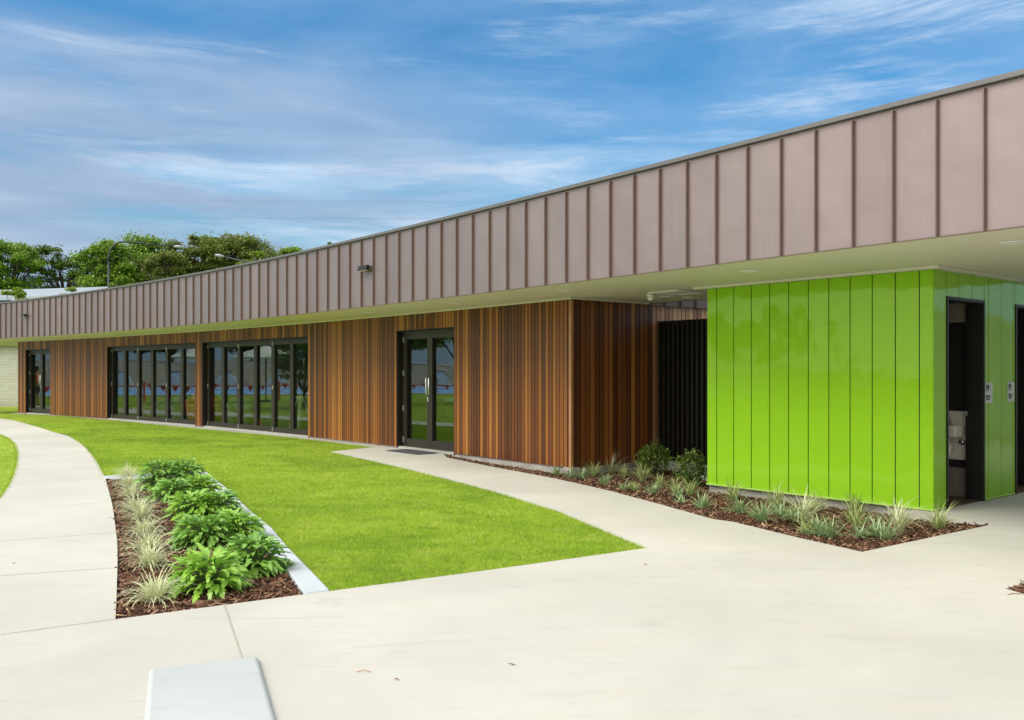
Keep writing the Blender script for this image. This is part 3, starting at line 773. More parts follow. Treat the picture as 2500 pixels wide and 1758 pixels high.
# inner shell
mb = MB(); ss = np.linspace(34.5, 9.2, 30)
for a, b in zip(ss[:-1], ss[1:]):
    p, q = wl(a, 6.5), wl(b, 6.5); mb.quad((p.x, p.y, 0), (q.x, q.y, 0), (q.x, q.y, ZS), (p.x, p.y, ZS))
for s_ in (29.6, 19.0):
    p, q = wl(s_, .25), wl(s_, 6.5); mb.quad((p.x, p.y, 0), (q.x, q.y, 0), (q.x, q.y, ZS), (p.x, p.y, ZS))
p, q = wl(34.5, .1), wl(34.5, 6.5); mb.quad((p.x, p.y, 0), (q.x, q.y, 0), (q.x, q.y, ZS), (p.x, p.y, ZS))
mb.build('inner_wall', M['inside_wall'], bld)
mb = MB(); poly_fill(mb, [[tuple(wl(s, .14))[:2] for s in np.linspace(34.5, 8, 30)] + [tuple(wl(s, 6.5))[:2] for s in np.linspace(9.2, 34.5, 30)]], 0.012)
mb.build('inner_floor', M['inside_floor'], bld)


def handle(fr, u, n0, zc_, parent, mt, hgt=.30):
    mb = MB(); pr = .055
    q = [fr.p(u, n0, zc_ - hgt / 2), fr.p(u, n0 + pr * .7, zc_ - hgt / 2), fr.p(u, n0 + pr, zc_ - hgt / 2 + .03), fr.p(u, n0 + pr, zc_ + hgt / 2 - .03), fr.p(u, n0 + pr * .7, zc_ + hgt / 2), fr.p(u, n0, zc_ + hgt / 2)]
    mb.tube(q, .0125, 10); return mb.build('handle', mt, parent, smooth=True)


RC = 0.13                                            # doors sit this far back in the wall
for oi, (sa, sb, nl) in enumerate(opens):
    f_ = Fr(wl(sa, 0), wl(sb, 0)); W = f_.len
    mb = MB()                                        # lining: jambs, head
    mb.fbox(f_, .001, .022, -.24, -.016, .0, ZH - .001); mb.fbox(f_, W - .022, W - .001, -.24, -.016, .0, ZH - .001); mb.fbox(f_, .023, W - .023, -.24, -.016, ZH - .022, ZH - .002)
    mb.build('door_lining', M['frame_dark'], bld)
    mb = MB(); fw = .04; u0, u1 = .024, W - .024; zt = ZH - .024
    mb.fbox(f_, u0, u0 + fw, -RC - .09, -RC + .004, .03, zt); mb.fbox(f_, u1 - fw, u1, -RC - .09, -RC + .004, .03, zt); mb.fbox(f_, u0 + fw, u1 - fw, -RC - .09, -RC + .004, zt - .05, zt)
    mb.build('door_frame', M['frame'], bld)
    mb = MB(); mb.fbox(f_, .024, W - .024, -.22, -.02, .004, .028); mb.build('door_sill', M['alu'], bld)
    x0, x1 = u0 + fw + .004, u1 - fw - .004; lwid = (x1 - x0) / nl
    for j in range(nl):
        a, b = x0 + j * lwid + .002, x0 + (j + 1) * lwid - .002
        st, tr_, br = (.075, .075, .13) if nl == 6 else (.085, .10, .17)
        z0, z1 = .034, zt - .054
        mb = MB(); n0, n1 = -RC - .06, -RC
        mb.fbox(f_, a, a + st, n0, n1, z0, z1); mb.fbox(f_, b - st, b, n0, n1, z0, z1)
        mb.fbox(f_, a + st, b - st, n0, n1 - .002, z0, z0 + br); mb.fbox(f_, a + st, b - st, n0, n1 - .002, z1 - tr_, z1)
        dl = mb.build('bifold_leaf' if nl == 6 else 'glazed_door', M['frame'], bld)
        g = MB(); g.fbox(f_, a + st - .006, b - st + .006, n0 + .010, n0 + .018, z0 + br - .006, z1 - tr_ + .006); g.build('pane', M['glass'], dl)
        bd = MB()
        for e0, e1 in ((a + st, a + st + .010), (b - st - .010, b - st)): bd.fbox(f_, e0, e1, n0 + .019, n0 + .030, z0 + br, z1 - tr_)
        bd.build('glazing_bead', M['frame_dark'], dl)
        hm = MB()
        if nl == 6 and j % 2 == 0:
            for zz in (.06, 1.1, z1 - .10): hm = MB(); hm.fbox(f_, a - .013, a + .009, -RC + .001, -RC + .016, zz, zz + .10); hm.build('hinge', M['alu'], dl)
        if nl == 2 and j == 0:
            for zz in (.12, .75, 1.45, z1 - .16): hm = MB(); hm.fbox(f_, a - .014, a + .006, -RC + .001, -RC + .018, zz, zz + .11); hm.build('hinge', M['alu'], dl)
        if nl == 2:
            handle(f_, (b - .045) if j == 0 else (a + .045), -RC, 1.26, dl, M['alu'] if j == 0 else M['chrome'], .33)
            if j == 0:
                lk = MB(); lk.fbox(f_, b - .06, b - .03, -RC + .001, -RC + .012, .96, 1.05); lk.build('lock', M['alu'], dl)

# fascia round the inner court, above the return wall
mb = MB(); sm = MB(); f_ = Fr(REND - RD * .0 , REND + RD * 6.0)
mb.fbox(f_, -.1, 6.0, .03, .06, ZS - .03, ZT); cf = mb.build('court_fascia', M['copper_seam'], bld)
for q in np.arange(.25, 5.9, .4): sm.fbox(f_, q, q + .02, .061, .10, ZS - .03, ZT)
sm.build('court_seam', M['copper_seam'], bld)
f_ = Fr(REND + GU * 2.64, REND + Vector((-.03, .03, 0)))
mb = MB(); mb.fbox(f_, 0, f_.len, .0, .03, ZS - .004, ZT); mb.build('court_fascia', M['copper_seam'], bld)

# ------------------------------------------------------------------ corrugated black screen in the recess
f_ = Fr(REND + RD * .16 + GU * .0, REND + RD * .16 + GU * 2.6)
scr = thing('slatted_screen', 'tall black vertical-slat screen between the timber return wall and the lime box', 'screen', tuple(f_.p(1.3, 0, 0)))
mb = MB(); u = .02
while u < 2.55:
    mb.fbox(f_, u, u + .055, -.03, .02, .06, 2.385); u += .10
mb.build('slat', M['slat'], scr)
mb = MB(); mb.fbox(f_, 0, 2.58, -.075, -.035, .05, 2.38); mb.build('backing', M['black'], scr)
mb = MB(); mb.fbox(f_, 0, 2.58, -.12, .10, -.15, .05); tag(mb.build('concrete_upstand', M['concrete'], org=tuple(f_.p(1.3, 0, 0))), 'low pale concrete upstand beneath the black slat screen', 'upstand')

# ------------------------------------------------------------------ lime-green toilet block
tb = thing('toilet_block', 'glossy lime-green panelled toilet block with open doorways on its right side', 'building', tuple(GC))
ff = Fr(GF, GC); fs_ = Fr(GC, GC + GS * 6)
ZG0, ZG1 = 0.03, 2.645
mb = MB(); sc_ = MB()


def panels(f_, cuts, z0, z1, k, openings=()):
    for a, b in zip(cuts[:-1], cuts[1:]):
        g = .0065
        lo = z0
        for o0, o1, oz in openings:
            if (a + b) / 2 > o0 and (a + b) / 2 < o1: lo = oz
        n1 = .0 + random.uniform(-.0006, .0006)
        P_ = f_.p; a2, b2 = a + g, b - g
        base = len(mb.v)
        pts_ = [P_(a2, -.012, lo), P_(b2, -.012, lo), P_(b2, n1, lo), P_(a2, n1, lo), P_(a2, -.012, z1), P_(b2, -.012, z1), P_(b2, n1, z1), P_(a2, n1, z1)]
        fcs = [[3, 2, 1, 0], [4, 5, 6, 7], [0, 1, 5, 4], [1, 2, 6, 5], [2, 3, 7, 6], [3, 0, 4, 7]]
        mb.add(pts_, fcs, [[(k + .5, .5)] * 4] * 6); k += 1
        for zz in np.arange(.12, z1, .50):
            if zz < lo: continue
            for uu in (a2 + .025, b2 - .025):
                c0 = P_(uu, n1, zz); n_ = 8
                ring = [c0 + (f_.u * math.cos(2 * math.pi * q / n_) + Vector((0, 0, 1)) * math.sin(2 * math.pi * q / n_)) * .004 + f_.n * .0015 for q in range(n_)]
                sc_.add(ring, [list(range(n_))])
    return k


pc = []
for x in (1724, 1749.6, 1791.2, 1833.3, 1878.3, 1924.8, 1972.6, 2022.3, 2074.6, 2129.2, 2185.3, 2244.4, 2278.6):
    t = (x - CX) / F; pc.append((GF.x - t * GF.y) / (t * GU.y - GU.x))
pc[0] = 0.0; pc[-1] = GLEN
pc = [0, pc[1]] + [pc[1] + (pc[-2] - pc[1]) * q / 10 for q in range(1, 11)] + [GLEN]
k = panels(ff, pc, ZG0, ZG1, 0)
D0, D1 = .304, 1.278; E0, E1 = 2.17, 3.15
k = panels(fs_, [0, D0], ZG0, ZG1, k)
k = panels(fs_, [D0, .62, .95, D1], 2.37, ZG1, k)
k = panels(fs_, [D1, 1.40, 1.76, 2.11, E0], ZG0, ZG1, k)
k = panels(fs_, [E0, 2.5, 2.83, E1], 2.37, ZG1, k); k = panels(fs_, [E1, 3.5, 3.85, 4.2, 4.6], ZG0, ZG1, k)
lp = mb.build('cladding_panels', M['lime'], tb, uv=True); struct(sc_.build('rivets', M['gap'], tb), 'stuff')
mb = MB()                                            # dark backing behind the panel gaps, and the outer body
mb.fbox(ff, .01, GLEN - .02, -.03, -.014, ZG0, ZG1)
for a, b, z0 in ((.0, D0, ZG0), (D0, D1, 2.37), (D1, E0, ZG0), (E0, E1, 2.37), (E1, 4.6, ZG0)): mb.fbox(fs_, a + .001, b - .001, -.17, -.014, z0, ZG1)
lf = Fr(GF + GS * 4.6, GF); mb.fbox(lf, 0, 4.57, -.03, -.002, ZG0, ZG1)
mb.build('backing', M['gap'], tb)
mb = MB(); mb.fbox(ff, -.004, GLEN + .004, -.02, .014, ZG0 - .022, ZG0 - .001)
mb.fbox(fs_, .002, D0 - .03, -.02, .012, ZG0 - .021, ZG0 - .001); mb.fbox(fs_, D1 + .03, E0 - .03, -.02, .012, ZG0 - .021, ZG0 - .001)
mb.build('base_trim', M['lime_trim'], tb)
mb = MB(); mb.fbox(ff, -.17, GLEN + .09, -.05, .09, ZG1 + .002, ZS + .001); mb.fbox(fs_, .05, 4.6, -.05, .088, ZG1 + .003, ZS); mb.build('head_trim', M['trim'], tb)
mb = MB(); mb.fbox(ff, .0, GLEN, -4.6, -2.6, ZG1 + .002, ZG1 + .03); mb.build('roof', M['roof'], tb)
mb = MB(); mb.fbox(ff, .0, GLEN - .05, -.30, -.05, -.15, ZG0 - .02); mb.build('plinth', M['concrete_grey'], tb)
mb = MB(); mb.fbox(fs_, -.02, 4.6, -3.2, .0, -.10, .002); 
# interior of the first cubicle: floor, walls
fl_ = MB(); fl_.fbox(fs_, .10, 1.42, -2.6, -.02, .003, .008); fl_.build('cubicle_floor', M['tile_floor'], tb)
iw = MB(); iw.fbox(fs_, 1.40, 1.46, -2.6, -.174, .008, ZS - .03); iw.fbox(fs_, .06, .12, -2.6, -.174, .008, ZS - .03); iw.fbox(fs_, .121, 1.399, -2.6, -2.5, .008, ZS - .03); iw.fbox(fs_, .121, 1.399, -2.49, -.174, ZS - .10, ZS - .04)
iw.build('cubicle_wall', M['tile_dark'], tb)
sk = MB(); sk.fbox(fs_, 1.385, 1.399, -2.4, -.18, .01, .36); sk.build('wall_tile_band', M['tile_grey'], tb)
bx = MB(); bx.fbox(fs_, 1.30, 1.399, -.85, -.19, 2.13, 2.36); bx.build('bulkhead', M['tile_grey'], tb)
df = MB()
for a, b in ((D0, D0 + .035), (D1 - .035, D1)): df.fbox(fs_, a, b, -.172, .012, .004, 2.37)
df.fbox(fs_, D0 + .036, D1 - .036, -.172, .012, 2.335, 2.369); df.build('door_frame', M['black'], tb)
df = MB(); df.fbox(fs_, E0, E0 + .035, -.172, .012, .004, 2.37); df.fbox(fs_, E1 - .035, E1, -.172, .012, .004, 2.37); df.fbox(fs_, E0 + .036, E1 - .036, -.172, .012, 2.335, 2.369); df.build('door_frame', M['black'], tb)
dd = MB(); dd.fbox(fs_, D1 - .034, D1 - .002, -.20, -.174, .01, 2.33); dl = dd.build('door', M['black'], tb)
lk = MB(); lk.fbox(fs_, D1 - .060, D1 - .0345, -.198, -.176, 1.00, 1.06); lk.build('latch', M['alu'], dl)
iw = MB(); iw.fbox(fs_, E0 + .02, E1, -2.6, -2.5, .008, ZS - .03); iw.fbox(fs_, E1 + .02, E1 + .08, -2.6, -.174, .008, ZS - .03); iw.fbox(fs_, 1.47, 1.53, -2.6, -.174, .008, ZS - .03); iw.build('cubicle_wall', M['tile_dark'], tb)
fl_ = MB(); fl_.fbox(fs_, 1.54, E1 + .02, -2.5, -.02, .003, .008); fl_.build('cubicle_floor', M['tile_floor'], tb)
# wash basin on the cubicle's right wall
wb = thing('wash_basin', 'stainless steel wash basin with splashback and exposed trap seen through the doorway', 'wash basin', tuple(fs_.p(1.385, -.5, .75)))
rw = Fr(fs_.p(1.383, -.30, 0), fs_.p(1.383, -1.6, 0))    # along the wall, N towards the room
if rw.n.dot(fs_.u) > 0: rw = Fr(fs_.p(1.383, -1.6, 0), fs_.p(1.383, -.30, 0))
U0, U1 = (1.06, 1.41) if rw.u.dot(fs_.n) > 0 else (-.11, .21)
mb = MB(); mb.fbox(rw, U0 - .10, U1 - .0, .0, .012, .46, 1.05); mb.build('splashback', M['steel'], wb)
mb = MB(); mb.fbox(rw, U0, U1 - .06, .014, .30, .745, .885); bevel(mb.build('bowl', M['steel'], wb), .015, 3)
mb = MB(); um = (U0 + U1) / 2 - .03
mb.tube([rw.p(um - .02, .05, .886), rw.p(um - .02, .05, .93), rw.p(um + .01, .18, 1.0)], [.014, .014, .009], 10); mb.build('tap', M['chrome'], wb, smooth=True)
mb = MB(); mb.tube([rw.p(um, .16, .744), rw.p(um, .16, .66)], .016, 12); mb.tube([rw.p(um, .16, .66), rw.p(um, .16, .50)], .035, 14); mb.tube([rw.p(um, .12, .60), rw.p(um, .013, .60)], .018, 10); mb.build('trap', M['steel'], wb, smooth=True)
mb = MB(); mb.tube([rw.p(um + .11, .013, .68), rw.p(um + .11, .05, .68)], .035, 14); mb.build('valve', M['chrome'], wb, smooth=True)


def toilet_sign(u0, u1, z0, z1, lab):
    s = thing('toilet_sign', lab, 'sign', tuple(fs_.p((u0 + u1) / 2, .003, z0)), group='white toilet signs on the lime wall')
    mb = MB(); mb.fbox(fs_, u0, u1, .002, .007, z0, z1); mb.build('sign_plate', M['sign'], s)
    w_ = u1 - u0; h_ = z1 - z0; pm = MB()
    for cx in (u0 + w_ * .20, u0 + w_ * .42):
        def pq(du, dz): return fs_.p(cx + du * w_, .0085, z1 - h_ * dz)
        n_ = 12; pm.add([pq(.035 * math.cos(2 * math.pi * q / n_), .075 + .024 * math.sin(2 * math.pi * q / n_)) for q in range(n_)], [list(range(n_))])
        o_ = [(-.075, .12), (.075, .12), (.105, .25), (.075, .26), (.055, .19), (.06, .40), (.012, .40), (.0, .28), (-.012, .40), (-.06, .40), (-.055, .19), (-.075, .26), (-.105, .25)]
        v_ = [pq(a, b) for a, b in o_]; cc_ = pq(0, .2)
        pm.add(v_ + [cc_], [[13, i, (i + 1) % 13] for i in range(13)])
    pm.build('pictogram', M['ink'], s)
    for r_, txt in enumerate(('Unisex', 'Toilet')):
        cu = bpy.data.curves.new('lettering', 'FONT'); cu.body = txt; cu.size = h_ * .17; cu.offset = .0009; cu.extrude = .0004; cu.materials.append(M['ink'])
        tmp = bpy.data.objects.new('lettering_curve', cu); me = bpy.data.meshes.new_from_object(tmp); bpy.data.objects.remove(tmp)
        o = bpy.data.objects.new('lettering', me); COL.objects.link(o); o.parent = s
        pw = fs_.p(u0 + w_ * .09, .0085, z1 - h_ * (.70 + .13 * r_)); xa, za = fs_.u, Vector((0, 0, 1)); ya = fs_.n
        mt = Matrix((xa, za, ya)).transposed().to_4x4(); mt.translation = pw - ORG[s.name]
        o.matrix_local = mt
    return s


toilet_sign(1.292, 1.50, 1.155, 1.40, 'white Unisex Toilet sign beside the open first doorway with the basin')
toilet_sign(1.93, 2.125, 1.16, 1.405, 'white Unisex Toilet sign beside the second doorway at the picture edge')

# ------------------------------------------------------------------ soffit fittings
dls = [(2474, 591, 'round downlight at the far right end of the soffit'), (1831, 661.6, 'round downlight above the left half of the lime panels'), (1627, 724.4, 'round downlight beside the smoke detector'), (1681, 725.6, 'faint downlight left of the lime box behind the ceiling hatch'), (1380, 710.5, 'downlight just in front of the timber wall corner'), (1112, 740.6, 'downlight in front of the double glass doors'), (896.7, 761.7, 'downlight below the wall light on the fascia'), (719, 779, 'downlight over the right end of the near folding windows'), (573, 792.8, 'downlight over the middle of the near folding windows'), (441.8, 802.7, 'downlight over the right end of the far folding windows'), (315, 810, 'downlight over the left half of the far folding windows')]
for x, y, lab in dls:
    p = G(x, y, ZS); t = thing('downlight', 'recessed ' + lab, 'downlight', tuple(p), group='recessed downlights in the soffit')
    mb = MB(); mb.lathe([(.080, -.004), (.090, -.012), (.108, -.007), (.110, .002)], 24); mb.build('trim_ring', M['white'], t, local=True, smooth=True)
    mb = MB(); mb.lathe([(.0785, -.007), (.0785, .002)], 24); mb.build('lens', M['lens'], t, local=True)
p = G(1589, 719, ZS); sdv = thing('smoke_detector', 'small white dome detector hanging from the soffit by the ceiling hatch', 'smoke detector', tuple(p))
mb = MB(); mb.lathe([(.065, 0), (.066, -.02), (.058, -.026)][::-1], 20); mb.build('base', M['white'], sdv, local=True, smooth=True)
mb = MB(); mb.lathe([(.012, -.095), (.035, -.085), (.050, -.062), (.052, -.027)], 20); mb.build('dome', M['white'], sdv, local=True, smooth=True)
q = [G(1581.8, 714.0, ZS), G(1654, 707.2, ZS), G(1720.7, 712.7, ZS), G(1655, 718.2, ZS)]
ctr = sum(q, Vector()) / 4; hp = thing('ceiling_hatch', 'square pale access hatch in the soffit left of the lime box', 'hatch', tuple(ctr))
mb = MB(); q2 = [ctr + (p - ctr) * .93 for p in q]
if (q[1] - q[0]).cross(q[2] - q[1]).z < 0: q = q[::-1]; q2 = q2[::-1]
mb.hexa([(p.x, p.y, ZS - .010) for p in q2] + [(p.x, p.y, ZS + .002) for p in q2]); mb.build('panel', M['white'], hp)
mb = MB()
for i in range(4):
    a, b, c_, d = q[i], q[(i + 1) % 4], q2[(i + 1) % 4], q2[i]
    mb.hexa([(p.x, p.y, ZS - .016) for p in (a, b, c_, d)] + [(p.x, p.y, ZS + .001) for p in (a, b, c_, d)])
mb.build('frame', M['white'], hp)
# bulkhead lights on the fascia
for x, z, lab in ((899, 3.345, 'dark rectangular wall light on the fascia above the double doors side'), (65, 3.385, 'small dark wall light near the left end of the fascia')):
    pw = CX + F * XF / YF; i = np.argmin(abs(pw - x) + 1e3 * (YF < 5)); s = SS[i]; f_ = Fr(fc(s + .17), fc(s - .17))
    t = thing('wall_light', lab, 'wall light', tuple(f_.p(.17, 0, z)), group='wall lights on the fascia')
    mb = MB(); mb.fbox(f_, .02, .32, .002, .06, z - .03, z + .03); mb.build('bracket', M['capping'], t)
    mb = MB(); P_ = f_.p; mb.hexa([P_(.01, .061, z - .045), P_(.01, .14, z - .045), P_(.31, .14, z - .045), P_(.31, .061, z - .045)][::-1] + [P_(.01, .061, z + .04), P_(.01, .125, z + .04), P_(.31, .125, z + .04), P_(.31, .061, z + .04)][::-1]); bevel(mb.build('housing', M['frame_dark'], t), .006, 2)
    mb = MB(); mb.fbox(f_, .03, .29, .075, .13, z - .049, z - .0455); mb.build('lens', M['lens'], t)
# doormat
q = [G(969, 1101), G(1030, 1109), G(1084, 1096), G(1030, 1090)]
f_ = Fr(wl(12.1, 0), wl(11.0, 0)); mb = MB(); mb.fbox(f_, .0, 1.1, .03, .50, .004, .016)
tag(bevel(mb.build('doormat', M['mat'], org=tuple(f_.p(.5, .2, 0))), .004, 1), 'dark grey doormat on the path in front of the double glass doors', 'doormat')

# ------------------------------------------------------------------ planting
def strap_leaves(n, L0, L1, wd, el0, el1, droop, seg=5, spread=.02):
    vs, fs, uv = [], [], []
    for i in range(n):
        az = rng.uniform(0, 2 * math.pi); el = R(rng.uniform(el0, el1)); Lb = rng.uniform(L0, L1); w_ = wd * rng.uniform(.7, 1.25)
        p = np.array([rng.normal(0, spread), rng.normal(0, spread), 0.0]); d = droop * rng.uniform(.5, 1.4); b = len(vs); tw = rng.uniform(-.3, .3)
        for k in range(seg + 1):
            t = k / seg; wk = w_ * (0.7 + .6 * t if t < .45 else (1.0 - (t - .45) / .55) ** .8 + .02)
            side = np.array([-math.sin(az + tw * t), math.cos(az + tw * t), 0]); h = np.array([math.cos(az) * math.cos(el), math.sin(az) * math.cos(el), math.sin(el)])
            up = np.cross(h, side); fold = .35 * wk
            vs += [p - side * wk + up * fold, p, p + side * wk + up * fold]
            p = p + h * (Lb / seg); el -= d / seg * (0.5 + t * 1.3)
        for k in range(seg):
            for c0, u0 in ((0, 0.0), (1, 0.5)):
                fs.append([b + 3 * k + c0, b + 3 * k + c0 + 1, b + 3 * k + c0 + 4, b + 3 * k + c0 + 3]); uv += [(u0, k / seg), (u0 + .5, k / seg), (u0 + .5, (k + 1) / seg), (u0, (k + 1) / seg)]
    return npmesh('foliage', np.array(vs), np.array(fs), np.array(uv), True)


def lobed_leaves(n, size, Rr, Hh, seg=11):
    """clump of lobed leaves on arching stalks; returns leaf mesh and stalk mesh"""
    vs, fs, uv = [], [], []; st = MB()
    for i in range(n):
        q = (i + .5) / n; az = i * 2.399963 + rng.normal(0, .25); el = R(86 - 84 * q ** .75 + rng.normal(0, 5)); rad = Rr * rng.uniform(.68, 1.02)
        h = np.array([math.cos(az) * math.cos(el) * rad, math.sin(az) * math.cos(el) * rad, .02 + math.sin(el) * Hh * rng.uniform(.72, 1.02)])
        r0 = np.array([math.cos(az) * .03, math.sin(az) * .03, 0]); mid = (r0 + h) / 2 + np.array([0, 0, .05 * Hh / .35])
        st.tube([tuple(r0), tuple(mid), tuple(h)], [.004, .0035, .0025], 5, False)
        Lf = size * rng.uniform(.7, 1.25); wf = Lf * rng.uniform(.19, .27); e = min(el, 1.0) - R(rng.uniform(5, 40)); a = az + rng.normal(0, .35); roll = rng.normal(0, .35); p = h.copy(); b = len(vs)
        for k in range(seg + 1):
            t = k / seg; sh = math.sin(math.pi * min(1, t * .93 + .07)) ** .75 * (1 - .35 * t); lobe = .76 + .24 * math.cos(2 * math.pi * (4.5 * t + .5)); wk = wf * sh * lobe + .001
            if k == seg: wk = .0008
            hd = np.array([math.cos(a) * math.cos(e), math.sin(a) * math.cos(e), math.sin(e)]); s0 = np.array([-math.sin(a), math.cos(a), 0]); u0 = np.cross(hd, s0)
            sd_ = s0 * math.cos(roll) + u0 * math.sin(roll); up = np.cross(hd, sd_); wv = .22 * wk + .006 * math.sin(9 * t + i)
            vs += [p - sd_ * wk + up * wv, p, p + sd_ * wk + up * wv]; p = p + hd * (Lf / seg); e -= R(rng.uniform(30, 65)) / seg
        for k in range(seg):
            for c0, u0 in ((0, 0.0), (1, 0.5)):
                fs.append([b + 3 * k + c0, b + 3 * k + c0 + 1, b + 3 * k + c0 + 4, b + 3 * k + c0 + 3]); uv += [(u0, k / seg), (u0 + .5, k / seg), (u0 + .5, (k + 1) / seg), (u0, (k + 1) / seg)]
    return npmesh('foliage', np.array(vs), np.array(fs), np.array(uv), True), st


def tuft(x, y, lab, cat, group, mt, n, L0, L1, wd, el0, el1, droop, z=-.03, name='grass_tuft'):
    p = G(x, y, z); o = link(name, strap_leaves(n, L0, L1, wd, el0, el1, droop), mt, org=tuple(p), local=True)
    o.rotation_euler.z = rng.uniform(0, 6.28); return tag(o, lab, cat, group)


lir = [(378, 1478, 'nearest tuft, by the bed\'s front edge'), (367, 1391, 'second tuft from the front'), (361, 1351, 'third tuft from the front'), (354, 1310, 'fourth tuft from the front'), (345, 1273, 'fifth tuft from the front, middle of the row'), (331, 1252, 'fourth tuft from the far end'), (319, 1219, 'third tuft from the far end'), (313, 1192, 'second tuft from the far end'), (311, 1170, 'last tuft, against the far kerb')]
for x, y, w_ in lir:
    tuft(x, y, 'cream and green striped grass in the row beside the curved path, ' + w_, 'grass plant', 'striped grasses in the kerbed bed', M['liriope'], 130, .20, .36, .0045, 30, 85, 1.9, name='striped_grass')
xan = [(506, 1450, .29, .30, 1, 'nearest on the left, at the bed\'s front edge'), (618, 1404, .29, .31, 0, 'nearest on the right, beside the kerb'), (495, 1338, .29, .29, 0, 'second row, left side'), (572, 1325, .28, .29, 1, 'second row, right side beside the kerb'), (470, 1268, .30, .30, 1, 'third row, left side'), (532, 1262, .28, .28, 0, 'third row, right side beside the kerb'), (425, 1226, .30, .30, 0, 'fourth row, left side'), (484, 1218, .30, .30, 1, 'fourth row, right side beside the kerb'), (388, 1196, .36, .42, 0, 'farthest left, tallest in the bed'), (450, 1188, .33, .40, 0, 'farthest right, by the kerb corner')]
for x, y, rr, hh, lt, w_ in xan:
    p = G(x, y, -.03); t = thing('lobed_leaf_plant', 'glossy green lobed-leaf plant, ' + w_, 'plant', tuple(p), rng.uniform(0, 6), 'lobed-leaf plants in the kerbed bed')
    fo_, st_ = lobed_leaves(int(250 if y > 1300 else 210), .130, rr * .78, hh * .82)
    link('foliage', fo_, M['xanadu_light'] if lt else M['xanadu'], t, local=True); st_.build('stalks', M['stem'], t, local=True, smooth=True)

GRP = 'small plants in the mulch bed along the walls'
Y_, S_, D_ = ('yellow-green striped', 'striped_grass', 'liriope_green'), ('silvery green', 'silver_leaf_plant', 'silver'), ('dark green', 'silver_leaf_plant', 'silver')
bedp = [
    (1091.8, 1110, Y_, .7, 'at the left tip of the bed by the doormat'), (1132, 1116, S_, .6, 'second from the bed\'s left tip'), (1206, 1127, S_, .6, 'under the timber wall, third from the bed\'s left tip'), (1285, 1142, S_, .6, 'under the timber wall, halfway to the corner'), (1340, 1152, Y_, .6, 'just left of the timber corner'),
    (1360, 1160, S_, .8, 'right at the foot of the timber corner'), (1391, 1170, S_, .8, 'on the path edge by the timber corner'), (1419, 1170, S_, .8, 'with pale upright leaves right of the timber corner'), (1450, 1164, Y_, 1.0, 'large tuft in front of the dark return wall'), (1476, 1184, S_, .8, 'by the path edge below the tall upright plant'), (1494, 1155, Y_, 1.25, 'tallest tuft in front of the upright shrub'), (1521, 1166, Y_, .85, 'between the upright shrub and the round bush'), (1525, 1201, S_, .7, 'low one on the path edge left of the round bush'), (1546, 1203, Y_, .7, 'on the path edge below the round bush'), (1567, 1175, Y_, 1.1, 'directly in front of the round bush'), (1593, 1208, S_, .8, 'on the path edge right of the round bush'), (1611, 1190, Y_, .85, 'between the two bushes'), (1646, 1203, Y_, .8, 'below the bush that touches the lime box'), (1655, 1214, S_, .7, 'beside the tuft below the second bush'),
    (1662, 1230, S_, .5, 'tiny one near the path, left of the lime box'), (1686, 1208, Y_, .9, 'at the left foot of the lime box'), (1713, 1243, S_, 1.0, 'by the path in front of the lime box\'s left end'), (1790, 1221, Y_, 1.05, 'against the lime wall, first from its left'), (1803, 1252, S_, 1.0, 'with the whitest leaves, in front of the lime wall'), (1859, 1273, S_, 1.1, 'broad clump in front of the lime wall'), (1895, 1240, Y_, 1.05, 'against the lime wall, second from its left'), (1909, 1264, S_, 1.0, 'behind the gap in the middle of the lime wall'), (1939, 1273, S_, .9, 'darkest clump at the middle of the lime wall'), (1964, 1271, Y_, 1.25, 'tall tuft at the middle of the lime wall'), (1991, 1246, Y_, .9, 'against the lime wall at its middle'), (1968, 1303, Y_, .75, 'low curled tuft by the path edge'), (1998, 1309, S_, 1.0, 'left of the pair nearest the bed\'s front point'), (2023, 1313, S_, 1.05, 'right of the pair nearest the bed\'s front point'), (2090, 1250, Y_, .9, 'against the lime wall near its right end'), (2091, 1286, Y_, 1.05, 'in front of the right part of the lime wall'), (2101, 1312, S_, .7, 'smallest of the trio by the bed\'s front point'), (2138, 1309, S_, .9, 'middle of the trio by the bed\'s front point'), (2163, 1320, S_, .95, 'front one of the trio by the bed\'s front point'), (2192, 1296, Y_, 1.25, 'big tuft before the lime wall\'s right end'), (2291, 1291, Y_, 1.05, 'rightmost tuft below the lime corner')]
for x, y, kd, s, w_ in bedp:
    col, nm, mt = kd
    if nm == 'striped_grass':
        tuft(x, y, f'{col} grass tuft {w_}', 'grass plant', GRP, M[mt] if s < 1.2 else M['liriope'], int(50 * s) + 16, .20 * s, .40 * s, .0050, 30, 85, 1.35, -.10 if y < 1260 else -.05, nm)
    else:
        tuft(x, y, f'{col} leafy clump {w_}', 'leafy plant', GRP, M[mt], int(50 * s) + 14, .15 * s, .30 * s, .0075, 15, 84, .8, -.08 if y < 1260 else -.05, nm)


def leaf_cloud(n, size, fn, flat=.5, asp=.5):
    """n small leaf quads at points fn(n) -> (n,3)"""
    c = fn(n); az = rng.uniform(0, 2 * np.pi, n); nz = rng.normal(0, 1, (n, 3)); nz[:, 2] = np.abs(nz[:, 2]) + flat; nz /= np.linalg.norm(nz, axis=1)[:, None]
    a = np.stack([np.cos(az), np.sin(az), 0 * az], 1); u = np.cross(nz, a); u /= np.linalg.norm(u, axis=1)[:, None]; v = np.cross(nz, u); sz = size * rng.uniform(.6, 1.4, n)[:, None]
    U = u * sz; V = v * sz * asp
    q = np.stack([c - U, c - V * 1.0 + U * .1, c + U, c + V * 1.0 + U * .1], 1).reshape(-1, 3)
    return npmesh('foliage', q, np.arange(4 * n).reshape(n, 4))


